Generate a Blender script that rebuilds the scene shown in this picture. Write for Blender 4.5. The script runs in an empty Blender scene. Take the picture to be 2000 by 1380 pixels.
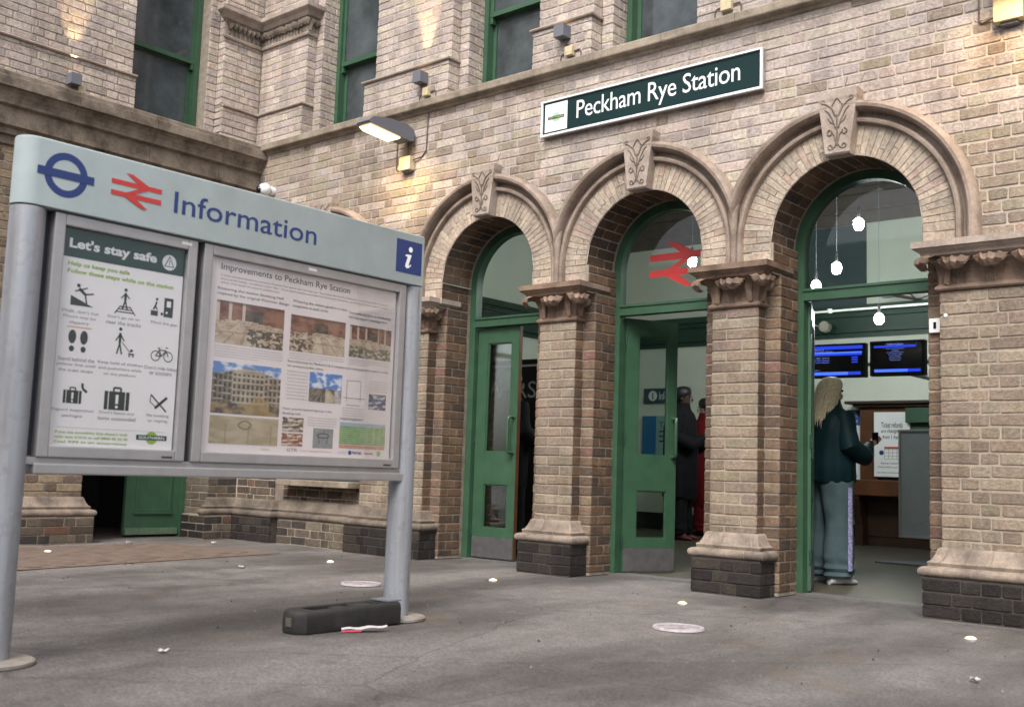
import bpy, bmesh, math, random
from mathutils import Vector, Matrix, noise
random.seed(7)
PI = math.pi
scene = bpy.context.scene
col = scene.collection

# ------------------------------------------------------------------ camera, sky, sun, exposure
CAM = Vector((0, -6.608, 0.7747)); FPX = 2095.5
CR = Vector((0.76111609, 0.64773346, 0.03381803)); CU = Vector((0.04460661, -0.10428763, 0.99354635)); CF = Vector((-0.64708002, 0.7546956, 0.10826819))
cd = bpy.data.cameras.new('camera'); cam = bpy.data.objects.new('camera', cd); col.objects.link(cam)
cam.matrix_world = Matrix((( CR.x, CU.x, -CF.x, CAM.x), (CR.y, CU.y, -CF.y, CAM.y), (CR.z, CU.z, -CF.z, CAM.z), (0, 0, 0, 1)))
cd.sensor_width = 36; cd.lens = FPX / 2000 * 36; cd.clip_end = 300; cd.clip_start = .05
cd.dof.use_dof = True; cd.dof.focus_distance = 8.0; cd.dof.aperture_fstop = 3.2
scene.camera = cam

SUN_EL, SUN_AZ = math.radians(50), math.radians(158)     # soft sun, high and behind the camera
world = bpy.data.worlds.new('World'); scene.world = world; world.use_nodes = True
wn = world.node_tree; wn.nodes.clear()
sky = wn.nodes.new('ShaderNodeTexSky'); sky.sky_type = 'NISHITA'; sky.sun_disc = False
sky.sun_elevation = SUN_EL; sky.sun_rotation = SUN_AZ; sky.dust_density = 4.0; sky.air_density = 1.0; sky.ozone_density = 1.0
hs = wn.nodes.new('ShaderNodeHueSaturation'); hs.inputs['Saturation'].default_value = .35
bg = wn.nodes.new('ShaderNodeBackground'); bg.inputs['Strength'].default_value = 0.15
wo = wn.nodes.new('ShaderNodeOutputWorld')
wn.links.new(sky.outputs[0], hs.inputs['Color']); wn.links.new(hs.outputs[0], bg.inputs['Color']); wn.links.new(bg.outputs[0], wo.inputs['Surface'])
sl = bpy.data.lights.new('sun', 'SUN'); sl.energy = 1.5; sl.angle = math.radians(25); sl.color = (1, .95, .88)
so = bpy.data.objects.new('sun', sl); col.objects.link(so)
sd = Vector((math.sin(SUN_AZ) * math.cos(SUN_EL), math.cos(SUN_AZ) * math.cos(SUN_EL), math.sin(SUN_EL)))
so.rotation_euler = sd.to_track_quat('Z', 'Y').to_euler()
scene.view_settings.view_transform = 'Standard'; scene.view_settings.look = 'None'
scene.view_settings.exposure = 0.95; scene.view_settings.gamma = 1.0; scene.view_settings.use_curve_mapping = False

# ------------------------------------------------------------------ materials
def nodemat(name):
    m = bpy.data.materials.new(name); m.use_nodes = True
    nt = m.node_tree; b = nt.nodes['Principled BSDF']
    return m, nt, b
def N(nt, t, **kw):
    n = nt.nodes.new(t)
    for k, v in kw.items(): setattr(n, k, v)
    return n
def noise_node(nt, scale, detail=4, rough=.55, coord='Object', vec=None):
    n = N(nt, 'ShaderNodeTexNoise'); n.inputs['Scale'].default_value = scale; n.inputs['Detail'].default_value = detail; n.inputs['Roughness'].default_value = rough
    if vec is None:
        g = N(nt, 'ShaderNodeNewGeometry'); nt.links.new(g.outputs['Position'], n.inputs['Vector'])
    else: nt.links.new(vec, n.inputs['Vector'])
    return n
def ramp(nt, src, stops):
    r = N(nt, 'ShaderNodeValToRGB'); e = r.color_ramp.elements
    while len(e) < len(stops): e.new(.5)
    for i, (p, c) in enumerate(stops):
        e[i].position = p; e[i].color = (c, c, c, 1) if isinstance(c, (int, float)) else (*c, 1)
    nt.links.new(src, r.inputs[0]); return r
def mixc(nt, fac, a, b, mode='MIX'):
    m = N(nt, 'ShaderNodeMix', data_type='RGBA', blend_type=mode)
    for i, v in ((0, fac), (6, a), (7, b)):
        if hasattr(v, 'links') or hasattr(v, 'is_linked'): nt.links.new(v, m.inputs[i])
        elif i == 0: m.inputs[0].default_value = v
        else: m.inputs[i].default_value = (*v, 1)
    return m.outputs[2]
def bump(nt, b, src, strength, dist=.002):
    n = N(nt, 'ShaderNodeBump'); n.inputs['Strength'].default_value = strength; n.inputs['Distance'].default_value = dist
    nt.links.new(src, n.inputs['Height']); nt.links.new(n.outputs[0], b.inputs['Normal']); return n
def plain(name, c, rough=.6, metal=0, var=0, vscale=20, bumps=0, bscale=80, spec=.5):
    m, nt, b = nodemat(name)
    b.inputs['Base Color'].default_value = (*c, 1); b.inputs['Roughness'].default_value = rough; b.inputs['Metallic'].default_value = metal
    b.inputs['Specular IOR Level'].default_value = spec
    if var:
        n = noise_node(nt, vscale, 6, .65)
        r = ramp(nt, n.outputs[0], [(.3, 1 - var), (.7, 1 + var * .6)])
        nt.links.new(mixc(nt, 1.0, c, r.outputs[0], 'MULTIPLY'), b.inputs['Base Color'])
    if bumps:
        n2 = noise_node(nt, bscale, 5, .6); bump(nt, b, n2.outputs[0], bumps)
    return m
def emis(name, c, s):
    m = bpy.data.materials.new(name); m.use_nodes = True; nt = m.node_tree; nt.nodes.clear()
    e = N(nt, 'ShaderNodeEmission'); e.inputs[0].default_value = (*c, 1); e.inputs[1].default_value = s
    o = N(nt, 'ShaderNodeOutputMaterial'); nt.links.new(e.outputs[0], o.inputs[0]); return m
def glassmat(name, tint=(1, 1, 1), refl=1.0, rough=.03):
    m = bpy.data.materials.new(name); m.use_nodes = True; nt = m.node_tree; nt.nodes.clear()
    t = N(nt, 'ShaderNodeBsdfTransparent'); t.inputs[0].default_value = (*tint, 1)
    g = N(nt, 'ShaderNodeBsdfGlossy'); g.inputs['Roughness'].default_value = rough
    f = N(nt, 'ShaderNodeFresnel'); f.inputs[0].default_value = 1.5
    mu = N(nt, 'ShaderNodeMath', operation='MULTIPLY'); mu.inputs[1].default_value = refl; nt.links.new(f.outputs[0], mu.inputs[0])
    x = N(nt, 'ShaderNodeMixShader'); o = N(nt, 'ShaderNodeOutputMaterial')
    nt.links.new(mu.outputs[0], x.inputs[0]); nt.links.new(t.outputs[0], x.inputs[1]); nt.links.new(g.outputs[0], x.inputs[2]); nt.links.new(x.outputs[0], o.inputs[0])
    return m

def brickmat():
    m, nt, b = nodemat('london stock brick')
    a = N(nt, 'ShaderNodeAttribute'); a.attribute_name = 'Col'
    oi = N(nt, 'ShaderNodeObjectInfo')
    base = mixc(nt, 1.0, a.outputs['Color'], oi.outputs['Color'], 'MULTIPLY')
    n1 = noise_node(nt, 38, 6, .7); r1 = ramp(nt, n1.outputs[0], [(.28, .58), (.72, 1.3)])
    c = mixc(nt, 1.0, base, r1.outputs[0], 'MULTIPLY')
    n2 = noise_node(nt, 9, 5, .6); r2 = ramp(nt, n2.outputs[0], [(.38, .04), (.72, .5)])
    c = mixc(nt, r2.outputs[0], c, (.40, .34, .29)) if False else mixc(nt, r2.outputs[0], c, mixc(nt, 1.0, c, (1.35, 1.38, 1.42), 'MULTIPLY'))          # lime bloom and worn pointing smeared over the bricks
    n3 = noise_node(nt, 1.7, 4, .6); r3 = ramp(nt, n3.outputs[0], [(.3, .80), (.7, 1.14)])
    c = mixc(nt, 1.0, c, r3.outputs[0], 'MULTIPLY')
    gg = N(nt, 'ShaderNodeNewGeometry'); mpp = N(nt, 'ShaderNodeMapping'); mpp.inputs['Scale'].default_value = (5, 5, .45); nt.links.new(gg.outputs['Position'], mpp.inputs['Vector'])
    n7 = noise_node(nt, 1, 5, .65, vec=mpp.outputs[0]); r7 = ramp(nt, n7.outputs[0], [(.30, .66), (.52, 1.0), (.75, 1.08)]); c = mixc(nt, 1.0, c, r7.outputs[0], 'MULTIPLY')   # soot runs
    n5 = noise_node(nt, 150, 3, .6); r5 = ramp(nt, n5.outputs[0], [(.28, .45), (.36, 1.0)])
    c = mixc(nt, 1.0, c, r5.outputs[0], 'MULTIPLY')          # dark pits
    nt.links.new(c, b.inputs['Base Color']); b.inputs['Roughness'].default_value = .88; b.inputs['Specular IOR Level'].default_value = .25
    n4 = noise_node(nt, 70, 8, .7); bump(nt, b, n4.outputs[0], 1.0, .010)
    return m
def mortarmat(name, c, c2):
    m, nt, b = nodemat(name)
    n = noise_node(nt, 14, 6, .7); r = ramp(nt, n.outputs[0], [(.35, 0.0), (.7, 1.0)])
    nt.links.new(mixc(nt, r.outputs[0], c, c2), b.inputs['Base Color']); b.inputs['Roughness'].default_value = .95
    n2 = noise_node(nt, 120, 5, .7); bump(nt, b, n2.outputs[0], .7, .003); return m
def stonemat(name, c, dirt, amt=.6):
    m, nt, b = nodemat(name)
    n = noise_node(nt, 5, 7, .65); r = ramp(nt, n.outputs[0], [(.38, 0.0), (.66, amt)])
    x = mixc(nt, r.outputs[0], c, dirt)
    n3 = noise_node(nt, 60, 5, .7); r3 = ramp(nt, n3.outputs[0], [(.3, .78), (.7, 1.15)])
    x = mixc(nt, 1.0, x, r3.outputs[0], 'MULTIPLY')
    nt.links.new(x, b.inputs['Base Color']); b.inputs['Roughness'].default_value = .8; b.inputs['Specular IOR Level'].default_value = .3
    n2 = noise_node(nt, 45, 7, .7); bump(nt, b, n2.outputs[0], .6, .005); return m

def streaky(name, c, dirt):
    m, nt, b = nodemat(name)
    g = N(nt, 'ShaderNodeNewGeometry'); mp = N(nt, 'ShaderNodeMapping'); mp.inputs['Scale'].default_value = (22, 22, 1.6); nt.links.new(g.outputs['Position'], mp.inputs['Vector'])
    n = noise_node(nt, 1, 6, .6, vec=mp.outputs[0]); r = ramp(nt, n.outputs[0], [(.45, 0.0), (.75, .55)]); x = mixc(nt, r.outputs[0], c, dirt)
    n2 = noise_node(nt, 14, 6, .7); r2 = ramp(nt, n2.outputs[0], [(.55, 0.0), (.75, .5)]); x = mixc(nt, r2.outputs[0], x, dirt)
    n3 = noise_node(nt, 40, 3, .6); r3 = ramp(nt, n3.outputs[0], [(.70, 0.0), (.74, .7)]); x = mixc(nt, r3.outputs[0], x, (.5, .5, .5))
    nt.links.new(x, b.inputs['Base Color']); b.inputs['Metallic'].default_value = .45
    r4 = ramp(nt, n2.outputs[0], [(.3, .38), (.7, .62)]); nt.links.new(r4.outputs[0], b.inputs['Roughness']); return m
M_STEEL = streaky('brushed steel posts', (.34, .36, .40), (.17, .14, .12))
M_BRICK = brickmat()
M_MORT = mortarmat('pale lime mortar', (.37, .31, .265), (.50, .43, .37))
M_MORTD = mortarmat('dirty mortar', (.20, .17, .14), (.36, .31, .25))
M_MORTP = mortarmat('buff pier mortar', (.28, .23, .185), (.40, .34, .27))
M_MORTB = mortarmat('sooty mortar', (.035, .03, .027), (.075, .063, .054))
M_STONE = stonemat('weathered arch stone', (.33, .262, .215), (.13, .095, .072), .8)
M_STONEP = stonemat('pale carved stone', (.40, .335, .29), (.20, .155, .125), .7)
M_SILL = stonemat('grimy sill stone', (.34, .28, .22), (.12, .10, .075), .85)
M_CAP = stonemat('brown carved capital stone', (.245, .170, .125), (.075, .050, .038), .85); M_CAP.node_tree.nodes['Principled BSDF'].inputs['Roughness'].default_value = .55
M_SOOT = stonemat('sooty base stone', (.19, .155, .125), (.07, .058, .048), .9)
M_BASE = stonemat('worn base moulding', (.31, .25, .20), (.10, .08, .07), .9)
M_CORN = stonemat('sooty cornice stone', (.25, .205, .165), (.075, .058, .044), .95)
def paintmat(name, c, rough=.38):
    m, nt, b = nodemat(name)
    n = noise_node(nt, 7, 6, .65); r = ramp(nt, n.outputs[0], [(.3, .8), (.7, 1.12)])
    x = mixc(nt, 1.0, c, r.outputs[0], 'MULTIPLY')
    n3 = noise_node(nt, 55, 4, .6); r3 = ramp(nt, n3.outputs[0], [(.72, 0.0), (.8, .5)])
    x = mixc(nt, r3.outputs[0], x, (.33, .36, .30))
    nt.links.new(x, b.inputs['Base Color']); b.inputs['Roughness'].default_value = rough
    n2 = noise_node(nt, 30, 4, .6); bump(nt, b, n2.outputs[0], .25, .002); return m
M_GREEN = paintmat('station green paint', (.038, .092, .052))
M_GREEND = paintmat('dark green paint', (.017, .050, .034))
M_PANE = glassmat('door glass', (.86, .90, .88), 1.0)
M_CASEGLASS = glassmat('poster case glass', (.99, .99, .99), .45, .05)
M_WINDOW = plain('dark upstairs window glass', (.07, .083, .09), .07, var=.65, vscale=1.8)  # cloudy blotches in the pane colour imitate uneven reflections
M_WHITEP = plain('white paint', (.72, .72, .70), .45)
M_FRAME = plain('grey aluminium frame', (.40, .39, .40), .42, .6, var=.1, vscale=12)
M_DARKGAP = plain('shadow gap rubber', (.03, .035, .045), .7)
M_HEAD = plain('pale grey-blue enamel', (.36, .42, .43), .4, var=.12, vscale=5)
M_NAVY = plain('navy blue vinyl', (.014, .035, .15), .4)
M_RED = plain('red vinyl', (.48, .035, .032), .4)
M_WHITE = plain('white vinyl', (.80, .81, .82), .45)
M_PAPER = plain('white poster paper', (.86, .84, .86), .6, var=.03, vscale=4)
M_PAPERP = plain('pinkish poster paper', (.84, .77, .77), .6, var=.03, vscale=4)
M_INK = plain('dark print ink', (.035, .045, .042), .6)
M_GREYINK = plain('grey print ink', (.22, .20, .21), .6)
M_LIME = plain('lime print ink', (.30, .48, .07), .6)
M_DGREEN = plain('dark green print', (.014, .055, .045), .45)
M_ORANGEINK = plain('orange print ink', (.7, .2, .05), .5)
M_ASPH_RUB = plain('black dusty rubber', (.018, .0165, .016), .7, var=.5, vscale=18, bumps=.4, bscale=50)
M_LITTER = plain('crumpled white litter', (.42, .40, .41), .7)
M_LITTERP = plain('pink litter edge', (.6, .08, .14), .6)
M_GREYBOX = plain('grey lamp housing', (.13, .135, .16), .5)
M_CREAMBOX = plain('cream junction box', (.52, .44, .28), .55, var=.2, vscale=30)
M_CABLE = plain('dark cable', (.10, .075, .065), .7)
M_CAMW = plain('white camera shell', (.7, .7, .72), .3)
M_BLACK = plain('glossy black', (.008, .009, .012), .12)
M_MATTEBLACK = plain('matt black', (.008, .008, .009), .7)
M_WALLIN = plain('pale hall wall paint', (.70, .72, .63), .7, var=.05, vscale=2)
M_FRIEZE = plain('brown painted frieze', (.14, .108, .096), .6, var=.2, vscale=5)
M_CEIL = plain('hall ceiling paint', (.32, .32, .29), .8)
M_GLASSD = plain('blue grey internal glazing', (.075, .10, .11), .2)
M_WOOD = plain('varnished counter wood', (.115, .042, .016), .4, var=.35, vscale=6)
M_WOODD = plain('dark varnished wood', (.045, .02, .012), .4, var=.3, vscale=6)
M_HFLOOR = plain('hall floor boards', (.075, .066, .048), .45, var=.2, vscale=6)
M_BOARD = plain('grey white board', (.29, .32, .33), .5, var=.08, vscale=8)
M_WARM = emis('warm lamp', (1.0, .66, .26), 3.0)
M_FLOODW = emis('flood lamp lens', (1.0, .66, .24), 2.8)
M_BULB = emis('cool white bulb', (.90, 1.0, .97), 185)
M_BLUESCR = emis('blue screen print', (.02, .05, .6), .7)
M_BLUESCR2 = emis('bright blue screen print', (.05, .12, .85), 1.0)
M_SCRTXT = emis('screen text', (.2, .3, .9), .6)
M_SKIN = plain('skin', (.40, .24, .18), .5)
M_SKIND = plain('dark skin', (.07, .035, .025), .5)
M_BLONDE = plain('blonde hair', (.66, .56, .38), .5, var=.35, vscale=60, bumps=.6, bscale=90)
M_GREYHAIR = plain('grey hair', (.30, .30, .28), .6, var=.25, vscale=70, bumps=.5, bscale=90)
M_DARKHAIR = plain('black hair', (.012, .01, .01), .5)
M_TEAL = plain('dark teal puffer fabric', (.006, .022, .026), .55, var=.3, vscale=9, bumps=.5, bscale=20, spec=.12)
M_TRACK = plain('grey blue tracksuit cloth', (.062, .095, .105), .8, var=.15, vscale=9, spec=.12)
M_STRIPE = plain('lilac printed stripe', (.30, .30, .50), .7, var=.8, vscale=70)
M_BLACKCLOTH = plain('black coat cloth', (.012, .012, .014), .8, var=.3, vscale=12, spec=.12)
M_REDCLOTH = plain('red coat cloth', (.13, .008, .012), .8, spec=.12)
M_TOTE = plain('brown bag canvas', (.035, .028, .020), .8, spec=.12)
M_SHOE = plain('white trainer', (.52, .53, .57), .4)

# ------------------------------------------------------------------ mesh builder
class MB:
    def __init__(s): s.v = []; s.f = []; s.c = []; s.cur = (1, 1, 1)
    def poly(s, pts, flip=False):
        i = len(s.v); s.v += [tuple(p) for p in pts]; ids = list(range(i, i + len(pts)))
        s.f.append(ids[::-1] if flip else ids); s.c.append(s.cur)
    def box(s, x0, x1, y0, y1, z0, z1, bev=0.0):
        if bev:
            bx = bmesh.new(); bmesh.ops.create_cube(bx, size=1)
            for v in bx.verts: v.co = Vector(((x0 + x1) / 2 + v.co.x * (x1 - x0), (y0 + y1) / 2 + v.co.y * (y1 - y0), (z0 + z1) / 2 + v.co.z * (z1 - z0)))
            bmesh.ops.bevel(bx, geom=bx.edges[:], offset=bev, segments=2, affect='EDGES', profile=.6)
            s.addbm(bx); bx.free(); return
        i = len(s.v)
        s.v += [(x, y, z) for x in (x0, x1) for y in (y0, y1) for z in (z0, z1)]
        for q in ((0, 1, 3, 2), (4, 6, 7, 5), (0, 4, 5, 1), (2, 3, 7, 6), (0, 2, 6, 4), (1, 5, 7, 3)):
            s.f.append([i + k for k in q]); s.c.append(s.cur)
    def addbm(s, bx, mat=None):
        bx.verts.ensure_lookup_table(); bx.verts.index_update(); i = len(s.v)
        s.v += [tuple((mat @ v.co) if mat else v.co) for v in bx.verts]
        for f in bx.faces: s.f.append([i + v.index for v in f.verts]); s.c.append(s.cur)
    def grid(s, rows, closed=False):
        i = len(s.v); n = len(rows[0])
        for r in rows: s.v += [tuple(p) for p in r]
        for a in range(len(rows) - 1):
            for b in range(n if closed else n - 1):
                b2 = (b + 1) % n
                s.f.append([i + a * n + b, i + a * n + b2, i + (a + 1) * n + b2, i + (a + 1) * n + b]); s.c.append(s.cur)
    def cap(s, ring, flip=False): s.poly(ring, flip)
    def tube(s, pts, r, n=8, caps=True):
        pts = [Vector(p) for p in pts]; rows = []; rs = r if isinstance(r, (list, tuple)) else [r] * len(pts)
        up = None
        for k, p in enumerate(pts):
            d = (pts[min(k + 1, len(pts) - 1)] - pts[max(k - 1, 0)]).normalized()
            if up is None: up = Vector((0, 0, 1)) if abs(d.z) < .9 else Vector((1, 0, 0))
            a = d.cross(up).normalized(); b = a.cross(d).normalized(); up = b
            rows.append([p + (a * math.cos(t) + b * math.sin(t)) * rs[k] for t in [2 * PI * j / n for j in range(n)]])
        s.grid(rows, True)
        if caps: s.cap(rows[0], True); s.cap(rows[-1])
    def lathe(s, prof, c=(0, 0, 0), n=24, axis='Z'):
        rows = []
        for (r, z) in prof:
            row = []
            for j in range(n):
                t = 2 * PI * j / n; x, y = r * math.cos(t), r * math.sin(t)
                row.append({'Z': (c[0] + x, c[1] + y, c[2] + z), 'Y': (c[0] + x, c[1] + z, c[2] + y), 'X': (c[0] + z, c[1] + x, c[2] + y)}[axis])
            rows.append(row)
        s.grid(rows, True)
        if len(prof) > 2: s.cap(rows[0], True); s.cap(rows[-1])
    def prism(s, pts2, o, u, v, n, d):
        "polygon in plane (o,u,v) extruded along n by d"
        o, u, v, n = Vector(o), Vector(u), Vector(v), Vector(n)
        a = [o + u * p[0] + v * p[1] for p in pts2]; b = [p + n * d for p in a]
        s.poly(a, True); s.poly(b)
        for k in range(len(a)):
            k2 = (k + 1) % len(a); s.poly([a[k], a[k2], b[k2], b[k]])
    def build(s, name, mat, parent=None, smooth=False, loc=None, kind=None, normals=True):
        me = bpy.data.meshes.new(name); me.from_pydata(s.v, [], s.f); me.update()
        if normals:
            bx = bmesh.new(); bx.from_mesh(me); bmesh.ops.remove_doubles(bx, verts=bx.verts, dist=1e-5) if smooth else None
            bmesh.ops.recalc_face_normals(bx, faces=bx.faces); bx.to_mesh(me); bx.free()
        if mat is M_BRICK:
            ca = me.color_attributes.new('Col', 'FLOAT_COLOR', 'CORNER'); data = []
            for p, cc in zip(me.polygons, s.c): data += [*cc, 1.0] * p.loop_total
            ca.data.foreach_set('color', data)
        me.materials.append(mat)
        if smooth:
            me.shade_smooth()
            try: me.set_sharp_from_angle(angle=math.radians(38))
            except Exception: pass
        o = bpy.data.objects.new(name, me); col.objects.link(o)
        if parent: o.parent = parent
        if loc: o.location = loc
        if kind: o['kind'] = kind
        return o
def thing(name, label, cat, loc=(0, 0, 0), rz=0, group=None):
    o = bpy.data.objects.new(name, None); col.objects.link(o); o.location = loc; o.rotation_euler = (0, 0, rz)
    o.empty_display_size = .1; o['label'] = label; o['category'] = cat
    if group: o['group'] = group
    return o
def tag(o, label, cat, group=None):
    o['label'] = label; o['category'] = cat
    if group: o['group'] = group
    return o
def sub(o, name, parent):        # an empty part that only gathers its own sub-parts
    e = bpy.data.objects.new(name, None); col.objects.link(e); e.parent = parent; e.empty_display_size = .05; return e

def text_mb(mb, body, box, o, u, v, n, lift=.001, thick=.0008, bold=0.0, shear=0.0, keep=False, spacing=1.0):
    "writes body into box (u0,u1,v0,v1) of the plane (o,u,v,n); the text's bounding box fills it"
    cu = bpy.data.curves.new('t', 'FONT'); cu.body = body; cu.size = 1; cu.offset = bold; cu.shear = shear; cu.resolution_u = 3; cu.extrude = 0; cu.space_character = spacing
    ob = bpy.data.objects.new('t', cu); col.objects.link(ob)
    dg = bpy.context.evaluated_depsgraph_get(); me = bpy.data.meshes.new_from_object(ob.evaluated_get(dg))
    vs = [w.co.copy() for w in me.vertices]; fs = [list(p.vertices) for p in me.polygons]
    bpy.data.objects.remove(ob); bpy.data.curves.remove(cu); bpy.data.meshes.remove(me)
    if not vs: return
    x0, x1 = min(w.x for w in vs), max(w.x for w in vs); y0, y1 = min(w.y for w in vs), max(w.y for w in vs)
    o, u, v, n = Vector(o), Vector(u), Vector(v), Vector(n)
    sx = (box[1] - box[0]) / (x1 - x0); sy = (box[3] - box[2]) / (y1 - y0)
    i = len(mb.v)
    for w in vs: mb.v.append(tuple(o + u * (box[0] + (w.x - x0) * sx) + v * (box[2] + (w.y - y0) * sy) + n * lift))
    for f in fs: mb.f.append([i + k for k in f]); mb.c.append((1, 1, 1))

# ------------------------------------------------------------------ brick work
CH = .075
def pick(pal):
    t = random.random() * sum(w for w, _ in pal)
    for w, c in pal:
        t -= w
        if t <= 0: break
    k = random.uniform(.88, 1.12); w_ = random.uniform(-.02, .02); return (c[0] * k * (1 + w_), c[1] * k, c[2] * k * (1 - w_))
P_UP = [(5, (.37, .295, .265)), (4, (.325, .265, .255)), (3, (.385, .335, .27)), (2, (.27, .225, .22)), (1.0, (.33, .295, .215)), (1.3, (.235, .198, .19)), (.6, (.36, .265, .23)), (1, (.42, .36, .31))]
_mu = (.338, .290, .250); P_UP = [(w, tuple((a * .50 + b * .50) * 1.30 for a, b in zip(c, _mu))) for w, c in P_UP]
P_STAIN = [(1, (.45, .37, .24)), (1, (.40, .34, .24))]
P_MID = [(4, (.32, .25, .19)), (4, (.29, .225, .18)), (3, (.345, .285, .205)), (2, (.245, .19, .155)), (1.6, (.28, .24, .165)), (1.0, (.30, .21, .17)), (.8, (.20, .165, .145))]
P_PIER = [(4, (.30, .225, .155)), (3, (.255, .19, .135)), (3, (.32, .26, .18)), (2, (.22, .165, .12)), (1.3, (.26, .22, .14)), (1, (.25, .18, .145)), (.04, (.34, .14, .08))]
_g = lambda P, f, s: [(w, tuple((a * (1 - f) + sum(c) / 3 * f) * s for a in c)) for w, c in P]
_bl = lambda P, m, f: [(w, tuple(a * (1 - f) + b * f for a, b in zip(c, m))) for w, c in P]
P_PIER = _bl(_g(P_PIER, .18, .95), (.26, .20, .15), .3); P_MID = _bl(_g(P_MID, .12, 1.08), (.32, .265, .205), .35)
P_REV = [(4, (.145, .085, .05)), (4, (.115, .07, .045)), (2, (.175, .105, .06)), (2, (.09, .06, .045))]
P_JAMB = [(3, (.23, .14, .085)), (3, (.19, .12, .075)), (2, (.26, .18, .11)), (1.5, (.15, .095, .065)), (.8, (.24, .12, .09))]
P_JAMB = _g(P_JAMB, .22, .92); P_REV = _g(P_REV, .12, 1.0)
P_PLN = [(4, (.025, .021, .020)), (3, (.033, .028, .026)), (1.5, (.050, .040, .033))]
P_LOW = [(3, (.17, .135, .10)), (3, (.13, .10, .078)), (2, (.21, .17, .12)), (1.5, (.07, .06, .055)), (.6, (.20, .11, .07))]
P_WLOW = [(3, (.27, .21, .145)), (3, (.23, .18, .13)), (2, (.30, .24, .16)), (1.5, (.16, .12, .095))]
P_VOUS = [(4, (.37, .30, .235)), (3, (.40, .325, .25)), (2, (.33, .265, .21)), (1, (.35, .26, .21))]
P_LOW = _g(P_LOW, .1, .78); P_VOUS = _g(P_VOUS, .08, 1.16)
CAND = []    # whole bricks that may become objects of their own
def vis_area(o, u, v, n, W, H):
    "area in photo pixels, 0 when turned away or out of frame"
    c = Vector(o)
    if (CAM - c).dot(n) <= 0: return 0
    pp = []
    for a, b in ((-W / 2, -H / 2), (W / 2, -H / 2), (W / 2, H / 2), (-W / 2, H / 2)):
        d = c + u * a + v * b - CAM; z = d.dot(CF)
        if z <= 0: return 0
        x, y = 1000 + FPX * d.dot(CR) / z, 690 - FPX * d.dot(CU) / z
        if not (-5 < x < 2005 and -5 < y < 1385): return 0
        pp.append((x, y))
    if hidden(pp[0]) : return 0
    return abs(sum(pp[i][0] * pp[(i + 1) % 4][1] - pp[(i + 1) % 4][0] * pp[i][1] for i in range(4)) / 2)
def hidden(p):    # behind the information board or the station name board
    x, y = p
    if x < 828 and 257 + .26 * (x - 40) - 5 < y < 905 + .046 * x + 25: return True
    if x < 60 and y > 250: return True
    if 1055 < x < 1492 and 205 - .245 * (x - 1057) < y < 262 - .215 * (x - 1057): return True
    return False
def clip_poly(poly, pt, nrm):
    out = []
    for i in range(len(poly)):
        a, b = poly[i], poly[(i + 1) % len(poly)]
        da = (a[0] - pt[0]) * nrm[0] + (a[1] - pt[1]) * nrm[1]; db = (b[0] - pt[0]) * nrm[0] + (b[1] - pt[1]) * nrm[1]
        if da >= 0: out.append(a)
        if (da >= 0) != (db >= 0):
            t = da / (da - db); out.append((a[0] + (b[0] - a[0]) * t, a[1] + (b[1] - a[1]) * t))
    return out
def brick_poly(mb, poly, o, u, v, n, dep=.012, cham=.0045, jit=.0024):
    if len(poly) == 4 and abs(poly[0][0] - poly[1][0]) > .03:        # worn, rounded corners
        q = []
        for i in range(4):
            p, a, b = poly[i], poly[i - 1], poly[(i + 1) % 4]; e = random.uniform(.002, .009)
            for w in (a, b):
                L = math.hypot(w[0] - p[0], w[1] - p[1]); q.append((p[0] + (w[0] - p[0]) / L * min(e, L * .3), p[1] + (w[1] - p[1]) / L * min(e, L * .3)))
        poly = q
    cx = sum(p[0] for p in poly) / len(poly); cy = sum(p[1] for p in poly) / len(poly)
    off = random.gauss(0, .0011); R = []
    def P(p, h): return o + u * p[0] + v * p[1] + n * h
    J = [(p[0] + random.uniform(-jit, jit) * .6, p[1] + random.uniform(-jit, jit)) for p in poly]
    inn = []
    for p in J:
        dx, dy = cx - p[0], cy - p[1]
        inn.append((p[0] + math.copysign(min(cham, abs(dx) * .5), dx), p[1] + math.copysign(min(cham, abs(dy) * .5), dy)))
    a = [P(p, off) for p in inn]; b = [P(p, off - cham * .8) for p in J]; c = [P(p, -dep) for p in J]
    mb.poly(a)
    for k in range(len(J)):
        k2 = (k + 1) % len(J); mb.poly([b[k], b[k2], a[k2], a[k]]); mb.poly([c[k], c[k2], b[k2], b[k]])
def widths(W, row):
    if W < .16: return [W]
    if W < .30: return [W * .34, W * .66] if row % 2 else [W * .66, W * .34]
    if W < .45: return [W * .32, W * .68] if row % 2 else [W * .66, W * .34]
    out = []; x = 0; seq = [.225, .1125]; k = row % 2
    if row % 2: out.append(.169); x = .169; k = 1
    while x < W - .001:
        w = seq[k % 2] * random.uniform(.97, 1.03)
        if random.random() < .12: w = .225 if w < .15 else .1125
        if W - x - w < .05: w = W - x
        out.append(w); x += w; k += 1
    return out
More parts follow.
